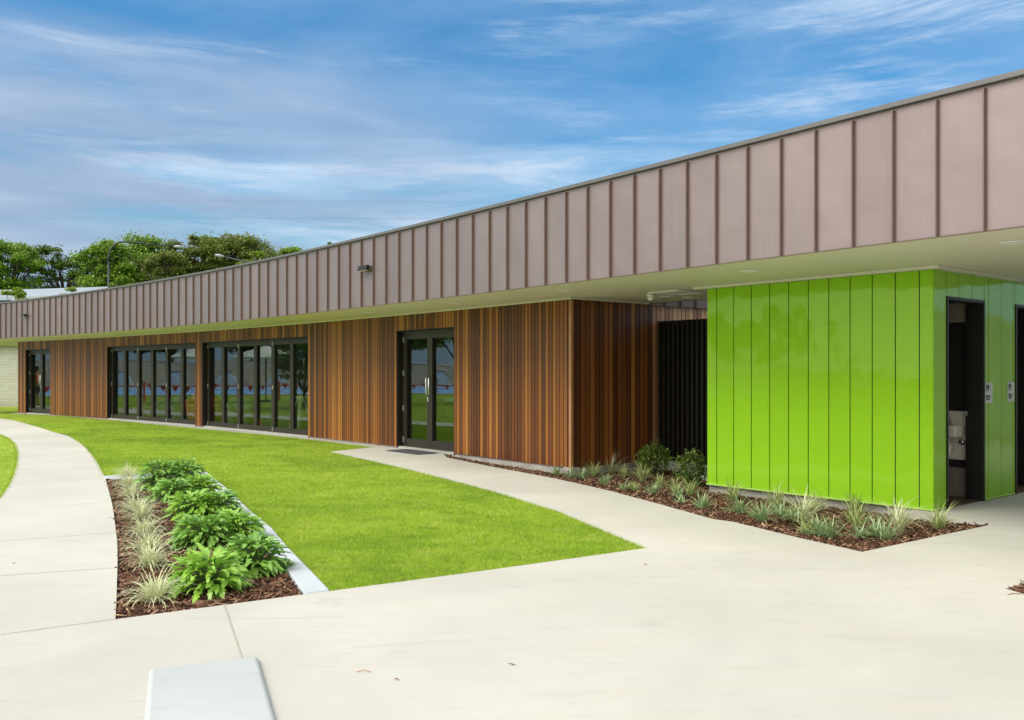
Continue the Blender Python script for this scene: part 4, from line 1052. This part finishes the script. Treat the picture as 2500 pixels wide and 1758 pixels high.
def bush(x, y, rx, h, lab, n, z=-.09):
    p = G(x, y, z); t = thing('leafy_bush', lab, 'bush', tuple(p), group='bushes in the mulch bed')

    def pts_(n):
        d = rng.normal(0, 1, (n, 3)); d /= np.linalg.norm(d, axis=1)[:, None]; r = rng.uniform(.55, 1.05, n)[:, None]; lump = 1 + .22 * np.sin(5 * d[:, :1] + x) * np.cos(4 * d[:, 1:2])
        q = d * r * lump * np.array([rx, rx, h * .5]); q[:, 2] += h * .5; return q
    link('foliage', leaf_cloud(n, .026, pts_, .3, .42), M['leaf_dark'] if rx > .18 else M['leaf_tree'], t, local=True)
    mb = MB()
    for i in range(7):
        a = i * .9; mb.tube([(0, 0, 0), (rx * .3 * math.cos(a), rx * .3 * math.sin(a), h * .4), (rx * .6 * math.cos(a), rx * .6 * math.sin(a), h * .8)], [.006, .004, .002], 5)
    mb.build('stems', M['bark'], t, local=True)


bush(1597, 1158, .27, .50, 'round dark green bush in front of the black screen', 1500)
bush(1690, 1186, .23, .52, 'round dark green bush half hidden by the left edge of the lime box', 1300)
bush(1497, 1146, .16, .50, 'narrow upright bush in front of the dark return wall', 750)


def tree(name, lab, cat, loc, height, lobes, mt, nleaf, leaf, group=None, trunk=.22, rz=0):
    """lobes: (dx, dy, z, rx, rz) flattened foliage pads"""
    t = thing(name, lab, cat, loc, rz, group)
    tot = sum(l[3] ** 2 for l in lobes); cl = []
    for dx_, dy_, z_, rx, rz_ in lobes:
        n = int(nleaf * rx * rx / tot) + 10; d = rng.normal(0, 1, (n, 3)); d /= np.linalg.norm(d, axis=1)[:, None]; d[:, 2] = np.where(d[:, 2] < -.25, -.25 * rng.random(n), d[:, 2])
        r = rng.uniform(.45, 1.08, n)[:, None] ** .7; lump = 1 + .3 * np.sin(4.3 * d[:, :1] + z_ * 3) * np.cos(3.7 * d[:, 1:2] + dx_)
        cl.append(d * r * lump * np.array([rx, rx, rz_]) + np.array([dx_, dy_, z_]))
    cl = np.concatenate(cl)
    if len(lobes) > 20:                              # loose leaves between the pads
        ii = rng.integers(0, len(cl), len(cl) // 3); cl = np.concatenate([cl, cl[ii] + rng.normal(0, 1, (len(ii), 3)) * np.array([.55, .55, .35]) * (lobes[0][3] * .8)])
    link('crown', leaf_cloud(len(cl), leaf, lambda n: cl, .9, .45), mt, t, local=True)
    mb = MB(); zt = min(l[2] for l in lobes) - .5; zt = max(zt, height * .25)
    mb.tube([(0, 0, -.2), (.05, .02, zt * .5), (.0, .05, zt)], [trunk, trunk * .8, trunk * .62], 8)
    for i, (dx_, dy_, z_, rx, rz_) in enumerate(lobes):
        m_ = Vector((dx_ * .45, dy_ * .45, zt + (z_ - zt) * .45 - .15)); e_ = Vector((dx_, dy_, z_)); mb.tube([(0, .03, zt - .25), tuple(m_), tuple(e_)], [trunk * .42, trunk * .26, trunk * .08], 6, False)
        for q in range(4):
            a = rng.uniform(0, 6.28); mb.tube([tuple(m_.lerp(e_, .5 + .12 * q)), (dx_ + math.cos(a) * rx * .7, dy_ + math.sin(a) * rx * .7, z_ + rz_ * .3)], [trunk * .10, trunk * .03], 4, False)
    mb.build('trunk', M['bark'], t, local=True, smooth=True); return t


def crown_from(cx, top, hw, bottom, Y, n, seed, umb=.5):
    """foliage pads filling a crown given by its photo outline at depth Y"""
    r_ = np.random.default_rng(seed); k = Y / F; W = hw * k; zt = HC + (H - top) * k; zb = HC + (H - bottom) * k; out = []
    for i in range(n):
        q = (i + .5) / n; x = W * (2 * r_.random() - 1) * .86; y = W * (2 * r_.random() - 1) * .6; e = min(1, abs(x) / W); dome = zt - (zt - zb) * umb * e ** 2.2
        rx = W * r_.uniform(.14, .30); rz = rx * r_.uniform(.50, .85); z = dome - rz * .8 - (zt - zb) * (r_.random() ** 1.25) * (.95 - .45 * e)
        out.append((x, y, max(z, zb), rx, rz))
    return out


TY = 92
trees = [(12, 584, 92, 730, 'leaf_tree', 26, .55, 'dense mid-green tree at the far left edge behind the pavilion', 1), (158, 600, 74, 735, 'leaf_dark', 15, .35, 'thin open-crowned dark tree second from the left behind the pavilion', 2), (262, 588, 70, 725, 'leaf_tree', 20, .5, 'bright green bushy tree directly behind the street lamp pole', 3), (345, 572, 92, 720, 'leaf_tree', 26, .5, 'tall green tree behind the lamp arm', 4), (395, 610, 60, 700, 'leaf_olive', 12, .5, 'brownish olive tree in front of the tall trees below the lamp head', 5), (478, 567, 82, 700, 'leaf_olive', 20, .55, 'tall olive-green spreading tree right of the lamp head', 6), (585, 570, 98, 690, 'leaf_olive', 26, .62, 'wide umbrella-crowned tree behind the second lamp', 7), (712, 602, 52, 700, 'leaf_tree', 12, .6, 'low rounded tree peeping over the fascia, rightmost of the trees', 8)]
for x, top, hw, bot, mt, n, umb, lab, sd_ in trees:
    Y = TY + (sd_ % 3) * 5 - (14 if sd_ == 5 else 0); p = at(x, H, Y); lob = crown_from(x, top, hw, bot, Y, int(n * 2.6), sd_, umb)
    tree('spreading_tree', lab, 'tree', (p.x, Y, 0), lob[0][2], lob, M[mt], 26000 if n > 18 else 13000, .14, 'trees behind the pavilion', .28)
p = at(805, H, 70); tree('spreading_tree', 'single dark treetop poking just above the fascia right of all other trees', 'tree', (p.x, 70, 0), 10, [(0, 0, HC + (H - 596) * 70 / F, .22, .22), (.25, 0, HC + (H - 603) * 70 / F, .25, .15), (-.3, 0, HC + (H - 606) * 70 / F, .3, .12)], M['leaf_dark'], 120, .10, 'trees behind the pavilion', .10)
for x, top, hw, lab, mt, Y, sd_ in ((40, 700, 62, 'yellow-green bush top above the fascia at the far left', 'leaf_lime', 52, 21), (180, 695, 60, 'wispy light green bush top in front of the pale roof', 'leaf_lime', 52, 22), (296, 668, 36, 'small bright lime treetop right of the lamp pole', 'leaf_lime', 60, 23), (620, 612, 52, 'bright lime treetop above the fascia under the second lamp', 'leaf_lime', 66, 24)):
    p = at(x, H, Y); lob = crown_from(x, top, hw, top + 70, Y, 12, sd_, .6); tree('lime_tree_top', lab, 'tree', (p.x, Y, 0), 5, lob, M[mt], 4500 if sd_ != 22 else 1600, .10, 'bright young trees behind the fascia', .07)

# ------------------------------------------------------------------ street lamps
def lamp(name, lab, pole, apex, end, head, Y, base_z=0):
    P_ = lambda xy: at(xy[0], xy[1], Y)
    b = P_((pole, H)); t = thing('street_lamp', lab, 'street lamp', (b.x, Y, 0), group='street lamps behind the pavilion')
    mb = MB(); a0 = P_((pole, apex[0][1])); mb.tube([(b.x, Y, -.15), tuple(a0)], [.085, .06], 12); mb.build('pole', M['galv'], t, smooth=True)
    mb = MB(); mb.tube([tuple(P_(q)) for q in apex] + [tuple(P_(end))], [.06] * len(apex) + [.035], 10); mb.build('arm', M['galv'], t, smooth=True)
    h0, h1 = P_(head[0]), P_(head[1]); d = (h1 - h0); mb = MB(); n = 7; pr = [.05, .11, .16, .17, .15, .11, .03]
    vs = []; fs = []
    for i in range(n):
        c0 = h0 + d * (i / (n - 1))
        for a in range(10):
            an = 2 * math.pi * a / 10; vs.append((c0.x, c0.y + math.cos(an) * pr[i] * 1.1, c0.z + math.sin(an) * pr[i] * .62))
    for i in range(n - 1):
        for a in range(10): fs.append([i * 10 + a, i * 10 + (a + 1) % 10, (i + 1) * 10 + (a + 1) % 10, (i + 1) * 10 + a])
    fs += [list(range(10)), [(n - 1) * 10 + a for a in range(10)][::-1]]
    mb.add(vs, fs); mb.build('lamp_head', M['lamp_lens'], t, smooth=True)


lamp('a', 'curved-arm grey street lamp with tall pole rising behind the left end of the roof', 265, [(265, 640), (265.5, 622), (270, 608), (280, 597), (292, 591), (310, 590)], (426, 602), ((424, 601.5), (450, 604)), 55)
lamp('b', 'street lamp whose pole is hidden, only its sloping arm and pale head above the roof', 640, [(640, 668), (636, 656), (626, 648), (605, 641)], (545, 625.5), ((547, 626), (524, 622.5)), 55)
# overhead wires
for y, lab, y2 in ((494, 'upper thin overhead wire crossing the sky at left', 488), (534, 'lower thin overhead wire crossing the sky at left', 529)):
    mb = MB(); q = []
    for i in range(25):
        t = i / 24; x = -700 + 2500 * t; q.append(tuple(at(x, y + (y2 - y) * t + 10 * (4 * (t - .4) ** 2), 110)))
    mb.tube(q, .007, 5); tag(mb.build('overhead_wire', M['galv'], org=q[0]), lab, 'wire')

# ------------------------------------------------------------------ buildings beyond
bw = thing('brick_building', 'white painted brick building beyond the left end of the pavilion', 'building', (-22, 44, 0))
mb = MB(); mb.add([(-34, 43.0, -.15), (-9, 45.0, -.15), (-9, 45.0, 2.86), (-34, 43.0, 2.86)], [[0, 1, 2, 3]], [[(0, 0), (25, 0), (25, 2.96), (0, 2.96)]])
mb.add([(-34, 43.0, -.15), (-34, 43, 2.86), (-34.5, 51, 2.86), (-34.5, 51, -.15)], [[0, 1, 2, 3]], [[(0, 0), (0, 2.9), (8, 2.9), (8, 0)]])
mb.build('brick_wall', M['white_brick'], bw, uv=True)
mb = MB(); mb.hexa([(-34.6, 42.6, 2.862), (-8.9, 44.65, 2.862), (-9, 52, 2.862), (-35, 52, 2.862), (-34.6, 42.6, 3.0), (-8.9, 44.65, 3.0), (-9, 52, 3.0), (-35, 52, 3.0)]); mb.build('roof_edge', M['frame_dark'], bw)
p = G(8.2, 984); tp = thing('garden_tap', 'garden tap on a thin standpipe against the white brick wall', 'tap', (p.x, 43.0 + (p.x + 34) * .08 - .12, 0))
M['brass'] = plain('brass', (0.25, 0.16, 0.08), .4, .6)
mb = MB(); mb.tube([(0, 0, -.15), (0, 0, .66)], .022, 8); mb.build('standpipe', M['brass'], tp, local=True)
mb = MB(); mb.tube([(0, 0, .62), (0, -.12, .64), (0, -.14, .56)], .03, 8); mb.tube([(-.09, -.05, .70), (.09, -.05, .70)], .022, 8); mb.tube([(0, -.05, .62), (0, -.05, .70)], .02, 6); mb.build('tap_head', M['brass'], tp, local=True)
M['hall_roof'] = plain('hall_roof', (0.40, 0.43, 0.45), .4, .1, .05); M['hall_wall'] = plain('hall_wall', (0.10, 0.16, 0.21), .6, 0, .1)
q0_ = GC + Vector((.627, -.779, 0)) * 3.4
bo = MB(); a_, b_ = q0_ - GS * 2.2, q0_ + GS * 20; c_ = Vector((GU.x, GU.y, 0)) * .25
bo.add([(a_.x, a_.y, 0), (a_.x, a_.y, ZS), (b_.x, b_.y, ZS), (b_.x, b_.y, 0)], [[0, 1, 2, 3]], [[(0, 0), (0, ZS), (22.2, ZS), (22.2, 0)]])
bo.add([(a_.x, a_.y, 0), (a_.x + c_.x, a_.y + c_.y, 0), (a_.x + c_.x, a_.y + c_.y, ZS), (a_.x, a_.y, ZS)], [[0, 1, 2, 3]], [[(0, 0), (.25, 0), (.25, ZS), (0, ZS)]])
bo.add([(a_.x + c_.x, a_.y + c_.y, 0), (b_.x + c_.x, b_.y + c_.y, 0), (b_.x + c_.x, b_.y + c_.y, ZS), (a_.x + c_.x, a_.y + c_.y, ZS)], [[0, 1, 2, 3]], [[(0, 0), (11.2, 0), (11.2, ZS), (0, ZS)]])
tag(bo.build('brick_wall', M['white_brick'], org=(a_.x, a_.y, 0), uv=True), 'cream brick wall opposite the toilet doors, mirrored in the side panels', 'brick wall')
hb = thing('hall_building', 'large far hall with a pale low-pitched roof and dark blue wall band', 'building', (-30, 72, 0))
z_e, z_t = HC + (H - 722) * 66 / F, HC + (H - 699) * 76 / F
mb = MB(); v_ = [(-62, 64, z_e - .9), (-34, 66, z_e), (-18, 66, z_e), (-16, 76, z_t), (-33, 76, z_t), (-62, 76, z_t - .9)]
mb.add(v_ + [(x, y, z - .25) for x, y, z in v_], [[0, 1, 4, 5], [1, 2, 3, 4], [6, 7, 1, 0], [7, 8, 2, 1], [8, 9, 3, 2]]); mb.build('roof', M['hall_roof'], hb)
mb = MB(); mb.box(-62, -18.5, 67, 84, -.15, z_e - 1.2); mb.box(-38, -18.6, 66.6, 66.95, -.15, z_e - .3); mb.build('wall', M['hall_wall'], hb)

# ------------------------------------------------------------------ things inside the glass
def blob(nm, lab, cat, p, sx, sy, sz, mt, seed, rz=0, grp=None):
    bm = bmesh.new(); bmesh.ops.create_icosphere(bm, subdivisions=4, radius=1); r_ = random.Random(seed); ph = [r_.uniform(0, 6) for _ in range(8)]
    for v in bm.verts:
        c0 = v.co.copy(); k = 1 + .18 * math.sin(4 * c0.x + ph[0]) * math.cos(5 * c0.y + ph[1]) + .12 * math.sin(9 * c0.x + ph[2] + 4 * c0.z) + .08 * math.sin(13 * c0.y + ph[3]) * math.sin(11 * c0.z + ph[4])
        v.co = Vector((c0.x * sx * k, c0.y * sy * k, max(-.0, (c0.z * .5 + .42) * sz * k)))
    me = bpy.data.meshes.new(nm); bm.to_mesh(me); bm.free(); me.polygons.foreach_set('use_smooth', [True] * len(me.polygons))
    o = link(nm, me, mt, org=p, local=True); o.rotation_euler.z = rz; return tag(o, lab, cat, grp)


def vin(s, d): p = wl(s, d); return (p.x, p.y, .013)
M['navy'] = plain('navy', (.03, .045, .16), .5, 0, .3, 3); M['purple'] = plain('purple', (.10, .03, .14), .5, 0, .3, 3); M['crimson'] = plain('crimson', (.50, .03, .035), .5, 0, .3, 3); M['kelly'] = plain('kelly', (.03, .24, .05), .5); M['teal'] = plain('teal', (.16, .46, .44), .4); M['grey'] = plain('grey', (.16, .165, .18), .5, 0, .3, 4)
blob('deflated_inflatable', 'purple and navy crumpled inflatable inside the far folding windows, left side', 'inflatable', vin(26.4, 1.0), .75, .5, .75, M['purple'], 1, .6)
blob('deflated_inflatable', 'navy blue crumpled inflatable inside the middle of the far folding windows', 'inflatable', vin(25.0, 1.2), .9, .55, .75, M['navy'], 2, .7)
blob('deflated_inflatable', 'green folded inflatable behind the navy one inside the far windows', 'inflatable', vin(24.7, 2.2), .5, .4, .95, M['kelly'], 3)
blob('deflated_inflatable', 'red peaked inflatable inside the right part of the far folding windows', 'inflatable', vin(23.4, 1.0), .55, .35, .95, M['crimson'], 4, .9)
blob('deflated_inflatable', 'grey and black bundle inside the left end of the near folding windows', 'inflatable', vin(21.2, .9), .42, .4, .85, M['grey'], 5)
blob('deflated_inflatable', 'flat red roll on the floor inside the near folding windows', 'inflatable', vin(20.0, 1.0), .55, .14, .28, M['crimson'], 6, 2.4)
M['pale_tube'] = plain('pale_tube', (.62, .66, .64), .4)
for i, s in enumerate((18.3, 17.2, 16.6)):
    p = wl(s, 1.0 + .2 * i); t = thing('tubular_stand', ('pale tubular A-frame stand inside the near folding windows, ' + ('left of three', 'middle of three', 'right of three')[i]), 'stand', (p.x, p.y, .013), rng.uniform(0, 3), 'tubular stands inside the windows')
    for q in ((-.28, -.2), (.28, -.2), (-.2, .22), (.2, .22)):
        mb = MB(); mb.tube([(q[0], q[1], 0), (q[0] * .2, q[1] * .25, .85)], .018, 8); mb.build('leg', M['pale_tube'], t, local=True, smooth=True)
    mb = MB(); mb.tube([(-.22, 0, .87), (.22, 0, .87), (.3, 0, .80)], .022, 8); mb.build('top_bar', M['pale_tube'], t, local=True, smooth=True)
f_ = Fr(wl(12.4, 1.0), wl(10.3, 1.0)); t = thing('trestle_table', 'high trestle table with a teal-edged top inside the double glass doors', 'table', tuple(f_.p(1.1, 0, .012)))
mb = MB(); mb.fbox(f_, .1, 2.3, -.75, .0, .93, 1.0); mb.build('table_top', M['teal'], t)
for u in (.75, 1.75):
    for e in (-.26, .26):
        mb = MB(); a, b = f_.p(u + e * .3, -.37, .93), f_.p(u + e * 1.2, -.37, .013); mb.tube([tuple(a), tuple(b)], .035, 6); mb.build('leg', M['frame_dark'], t)

# ------------------------------------------------------------------ pool side, seen in the glass
AX = Vector((.27, .963, 0)); AP = Vector((-.963, .27, 0)); PO = Vector((-45, 35.0, 0))
Q = lambda a, b, z=0: (PO + AX * a + AP * b) + Vector((0, 0, z))
mb = MB(); mb.add([Q(-32, 0, .0), Q(32, 0, .0), Q(32, 44, .0), Q(-32, 44, .0)], [[0, 1, 2, 3]]); struct(mb.build('pool_water', M['water']))
mb = MB()
for a0_, a1_, b0_, b1_ in ((-33.5, 33.5, -1.4, -.02), (-33.5, 33.5, 44.02, 45.4), (-33.5, -32.02, -.02, 44.02), (32.02, 33.5, -.02, 44.02)):
    mb.hexa([Q(a0_, b0_, -.15), Q(a1_, b0_, -.15), Q(a1_, b1_, -.15), Q(a0_, b1_, -.15), Q(a0_, b0_, .05), Q(a1_, b0_, .05), Q(a1_, b1_, .05), Q(a0_, b1_, .05)])
struct(mb.build('pool_coping', M['concrete']))
for i in (2, 4):
    mb = MB(); mb.tube([tuple(Q(-31.9, 6 + 8 * i, .05)), tuple(Q(31.9, 6 + 8 * i, .05))], .09, 6); tag(mb.build('lane_rope', M['red'] if i > 3 else M['white'], org=tuple(Q(0, 6 + 8 * i, 0))), ('red' if i > 3 else 'white') + ' lane rope floating on the blue pool, ' + ('', '', 'nearer one', '', 'farther one')[i] + ' from the lawn', 'lane rope', 'lane ropes in the pool')
for i in range(10):
    p = Q(-26 + 5.6 * i, 44.7, .05); t = thing('starting_block', 'white and blue starting block on the far edge of the pool', 'starting block', tuple(p), math.atan2(AX.y, AX.x), 'starting blocks on the far pool edge')
    mb = MB(); v_ = [(-1.5, .2), (1.5, .2), (1.1, .75), (.5, 1.45), (-.2, 1.7), (-.9, 1.2)]
    mb.add([(x, y, z - .2) for y in (-.35, .35) for x, z in v_], [[0, 1, 2, 3, 4, 5], [11, 10, 9, 8, 7, 6]] + [[k, (k + 1) % 6, (k + 1) % 6 + 6, k + 6][::-1] for k in range(6)]); mb.build('base', M['white'], t, local=True)
    mb = MB(); mb.box(-.7, .7, -.4, .4, 1.505, 1.62); mb.build('platform', M['blue'], t, local=True)
mb = MB(); n_ = 40
vs = []
for i in range(n_ + 1):
    a = -70 + 140 * i / n_; h_ = 2.1 + .5 * math.sin(a * .06 + 1) + .3 * math.sin(a * .17)
    vs += [Q(a, 52, -.15), Q(a, 58, h_), Q(a, 90, h_ + .6)]
mb.add(vs, [f for i in range(n_) for f in ([3 * i, 3 * i + 3, 3 * i + 4, 3 * i + 1], [3 * i + 1, 3 * i + 4, 3 * i + 5, 3 * i + 2])]); struct(mb.build('embankment', M['bank'], smooth=True))
for i in range(20):
    p = Q(-60 + 6.2 * i + rng.uniform(-2, 2), 63 + rng.uniform(0, 14), 2.2); hh = rng.uniform(5, 9)
    lob = [(rng.uniform(-2, 2), rng.uniform(-2, 2), hh * rng.uniform(.35, .95), rng.uniform(1.8, 3.0), rng.uniform(1.0, 1.7)) for _ in range(13)]
    tree('hill_tree', 'bushy tree on the grey bank across the pool', 'tree', tuple(p), hh, lob, M[('leaf_dark', 'leaf_tree', 'leaf_dark', 'leaf_olive')[i % 4]], 2200, .40, 'trees on the bank across the pool', .2)
p = Vector((-22.6, 26.6, 0)); lob = [(rng.uniform(-.8, .8), rng.uniform(-.8, .8), rng.uniform(1.2, 3.3), rng.uniform(.5, .8), rng.uniform(.4, .6)) for _ in range(14)]
tree('lawn_tree', 'small dark round tree on the lawn mirrored in the near folding windows', 'tree', tuple(p), 3.4, lob, M['leaf_dark'], 5000, .09, None, .08)
p = Vector((-29, 24.5, 0)); lob = [(rng.uniform(-1.6, 1.6), rng.uniform(-1.6, 1.6), rng.uniform(2.2, 5.3), rng.uniform(.8, 1.3), rng.uniform(.6, .9)) for _ in range(14)]
tree('lawn_tree', 'taller pale green tree on the lawn mirrored in the double glass doors', 'tree', tuple(p), 5.5, lob, M['leaf_olive'], 6000, .12, None, .12)
# bunting barrier
for i in range(9):
    p = Q(-15 + 3.6 * i, -14, 0); t = thing('barrier_post', 'orange barrier post holding up the red bunting beside the pool', 'post', tuple(p), 0, 'orange posts of the bunting barrier')
    mb = MB(); mb.tube([(0, 0, -.15), (0, 0, 1.05)], .06, 10); mb.build('post', M['orange'], t, local=True); mb = MB(); mb.lathe([(.16, -.14), (.14, -.08), (.07, -.04)], 14); mb.build('foot', M['black'], t, local=True)
mb = MB(); fl2 = MB()
for i in range(8):
    a, b = Q(-15 + 3.6 * i, -14, 1.0), Q(-15 + 3.6 * (i + 1), -14, 1.0); q = []
    for j in range(13):
        t = j / 12; p = a.lerp(b, t); p.z -= .22 * 4 * t * (1 - t); q.append(p)
    mb.tube([tuple(x) for x in q], .008, 5)
    for j in range(1, 12, 2):
        c0 = q[j]; fl2.add([c0 - AX * .14 + AP * .004, c0 + AX * .14 + AP * .004, c0 - Vector((0, 0, .30)) + AP * .004, c0 - AX * .14 - AP * .004, c0 + AX * .14 - AP * .004, c0 - Vector((0, 0, .30)) - AP * .004], [[0, 1, 2], [5, 4, 3]])
bt_ = thing('flag_bunting', 'string of red triangular flags along the orange posts by the pool', 'bunting', tuple(Q(0, -14, 0)))
mb.build('cord', M['white'], bt_); fl2.build('flags', M['red'], bt_)
# parasol on the lawn
for loc, lab in (((-30.5, 31.0, 0), 'large white parasol on the lawn mirrored in the far windows'), ((-36, 42, 0), 'second white parasol farther along the lawn by the pool')):
    t = thing('parasol', lab, 'parasol', loc, .3, 'white parasols on the pool lawn'); mb = MB(); mb.tube([(0, 0, -.15), (0, 0, 2.75)], .04, 10); mb.build('pole', M['galv'], t, local=True)
    mb = MB(); mb.lathe([(1.75, 2.25), (1.75, 2.32), (1.0, 2.62), (.08, 2.92)], 8); mb.build('canopy', M['white'], t, local=True); mb = MB(); mb.lathe([(.35, -.012), (.33, .06), (.06, .10)], 16); mb.build('base', M['frame_dark'], t, local=True)


# ------------------------------------------------------------------ person mirrored in the left glass door
def skin(name, verts, edges, rad, m_, parent, sub=2):
    me = bpy.data.meshes.new(name); me.from_pydata(verts, edges, []); o = link(name, me, m_, parent, local=True)
    md = o.modifiers.new('skin', 'SKIN'); sk_ = me.skin_vertices[0].data if me.skin_vertices else None
    if sk_ is None:
        bpy.context.view_layer.objects.active = o
        sk_ = me.skin_vertices[0].data
    for i, r_ in enumerate(rad): sk_[i].radius = (r_, r_ * .85) if isinstance(r_, float) else r_
    sk_[0].use_root = True
    o.modifiers.new('sub', 'SUBSURF').levels = sub; o.modifiers['sub'].render_levels = sub
    return o


M['skin'] = plain('skin', (.42, .24, .16), .5); M['shirt'] = plain('shirt', (.80, .16, .06), .8); M['shorts'] = plain('shorts', (.03, .045, .06), .8); M['hair'] = plain('hair', (.05, .03, .02), .7)
pr = thing('person', 'person in orange and white shirt and dark shorts, back to the left glass door', 'person', (-27.6, 35.9, -.012), math.atan2(-.967, .254) - math.pi / 2 + math.pi)
V = [(0, 0, .93), (0, .01, 1.12), (0, .02, 1.32), (0, .0, 1.46), (0, -.02, 1.55), (0, -.05, 1.66), (0, -.05, 1.74)]
Ed = [(i, i + 1) for i in range(6)]; Rd = [(.15, .11), (.14, .10), (.17, .11), (.09, .08), .055, (.078, .095), (.07, .08)]
for sx in (-1, 1):
    b = len(V); V += [(sx * .10, 0, .86), (sx * .11, -.01, .48), (sx * .11, .02, .10), (sx * .12, -.05, .04), (sx * .125, -.15, .03)]; Ed += [(0, b), (b, b + 1), (b + 1, b + 2), (b + 2, b + 3), (b + 3, b + 4)]; Rd += [.085, .058, .042, .045, .032]
    b = len(V); V += [(sx * .20, .01, 1.42), (sx * .24, .03, 1.14), (sx * .19, -.20, 1.06), (sx * .17, -.27, 1.06)]; Ed += [(3, b), (b, b + 1), (b + 1, b + 2), (b + 2, b + 3)]; Rd += [.055, .043, .030, (.036, .02)]
    h0 = b + 3
    for k_ in range(4):
        c = len(V); V += [(sx * (.14 + .018 * k_), -.32, 1.055), (sx * (.14 + .018 * k_), -.355, 1.035)]; Ed += [(h0, c), (c, c + 1)]; Rd += [.0095, .008]
    c = len(V); V += [(sx * .13, -.285, 1.045), (sx * .118, -.315, 1.04)]; Ed += [(h0, c), (c, c + 1)]; Rd += [.011, .009]
skin('body', V, Ed, Rd, M['skin'], pr)
Vs = [(0, .01, .96), (0, .01, 1.12), (0, .02, 1.32), (0, .0, 1.45)]; Es = [(0, 1), (1, 2), (2, 3)]; Rs = [(.165, .125), (.16, .12), (.19, .13), (.10, .09)]
for sx in (-1, 1):
    b = len(Vs); Vs += [(sx * .20, .01, 1.42), (sx * .23, .025, 1.22)]; Es += [(3, b), (b, b + 1)]; Rs += [.07, .064]
skin('shirt', Vs, Es, Rs, M['shirt'], pr)
skin('shirt_yoke', [(-.17, .01, 1.425), (0, .01, 1.455), (.17, .01, 1.425)], [(0, 1), (1, 2)], [(.075, .095), (.09, .105), (.075, .095)], M['white'], pr)
Vs = [(0, 0, .95), (.10, 0, .84), (.115, -.01, .56), (-.10, 0, .84), (-.115, -.01, .56)]
skin('shorts', Vs, [(0, 1), (1, 2), (0, 3), (3, 4)], [(.165, .13), .11, .10, .11, .10], M['shorts'], pr)
skin('hair', [(0, -.02, 1.72), (0, -.045, 1.775), (0, .02, 1.66)], [(0, 1), (0, 2)], [(.085, .085), (.075, .075), (.06, .05)], M['hair'], pr)
mb = MB(); mb.tube([(0, -.135, 1.68), (0, -.155, 1.65), (0, -.135, 1.64)], [.008, .014, .008], 8); mb.build('nose', M['skin'], pr, local=True, smooth=True)
for sx in (-1, 1):
    mb = MB(); mb.lathe([(.001, -.02), (.014, -.01), (.014, .01), (.001, .02)], 8, (sx * .08, -.045, 1.67)); mb.build('ear', M['skin'], pr, local=True, smooth=True)
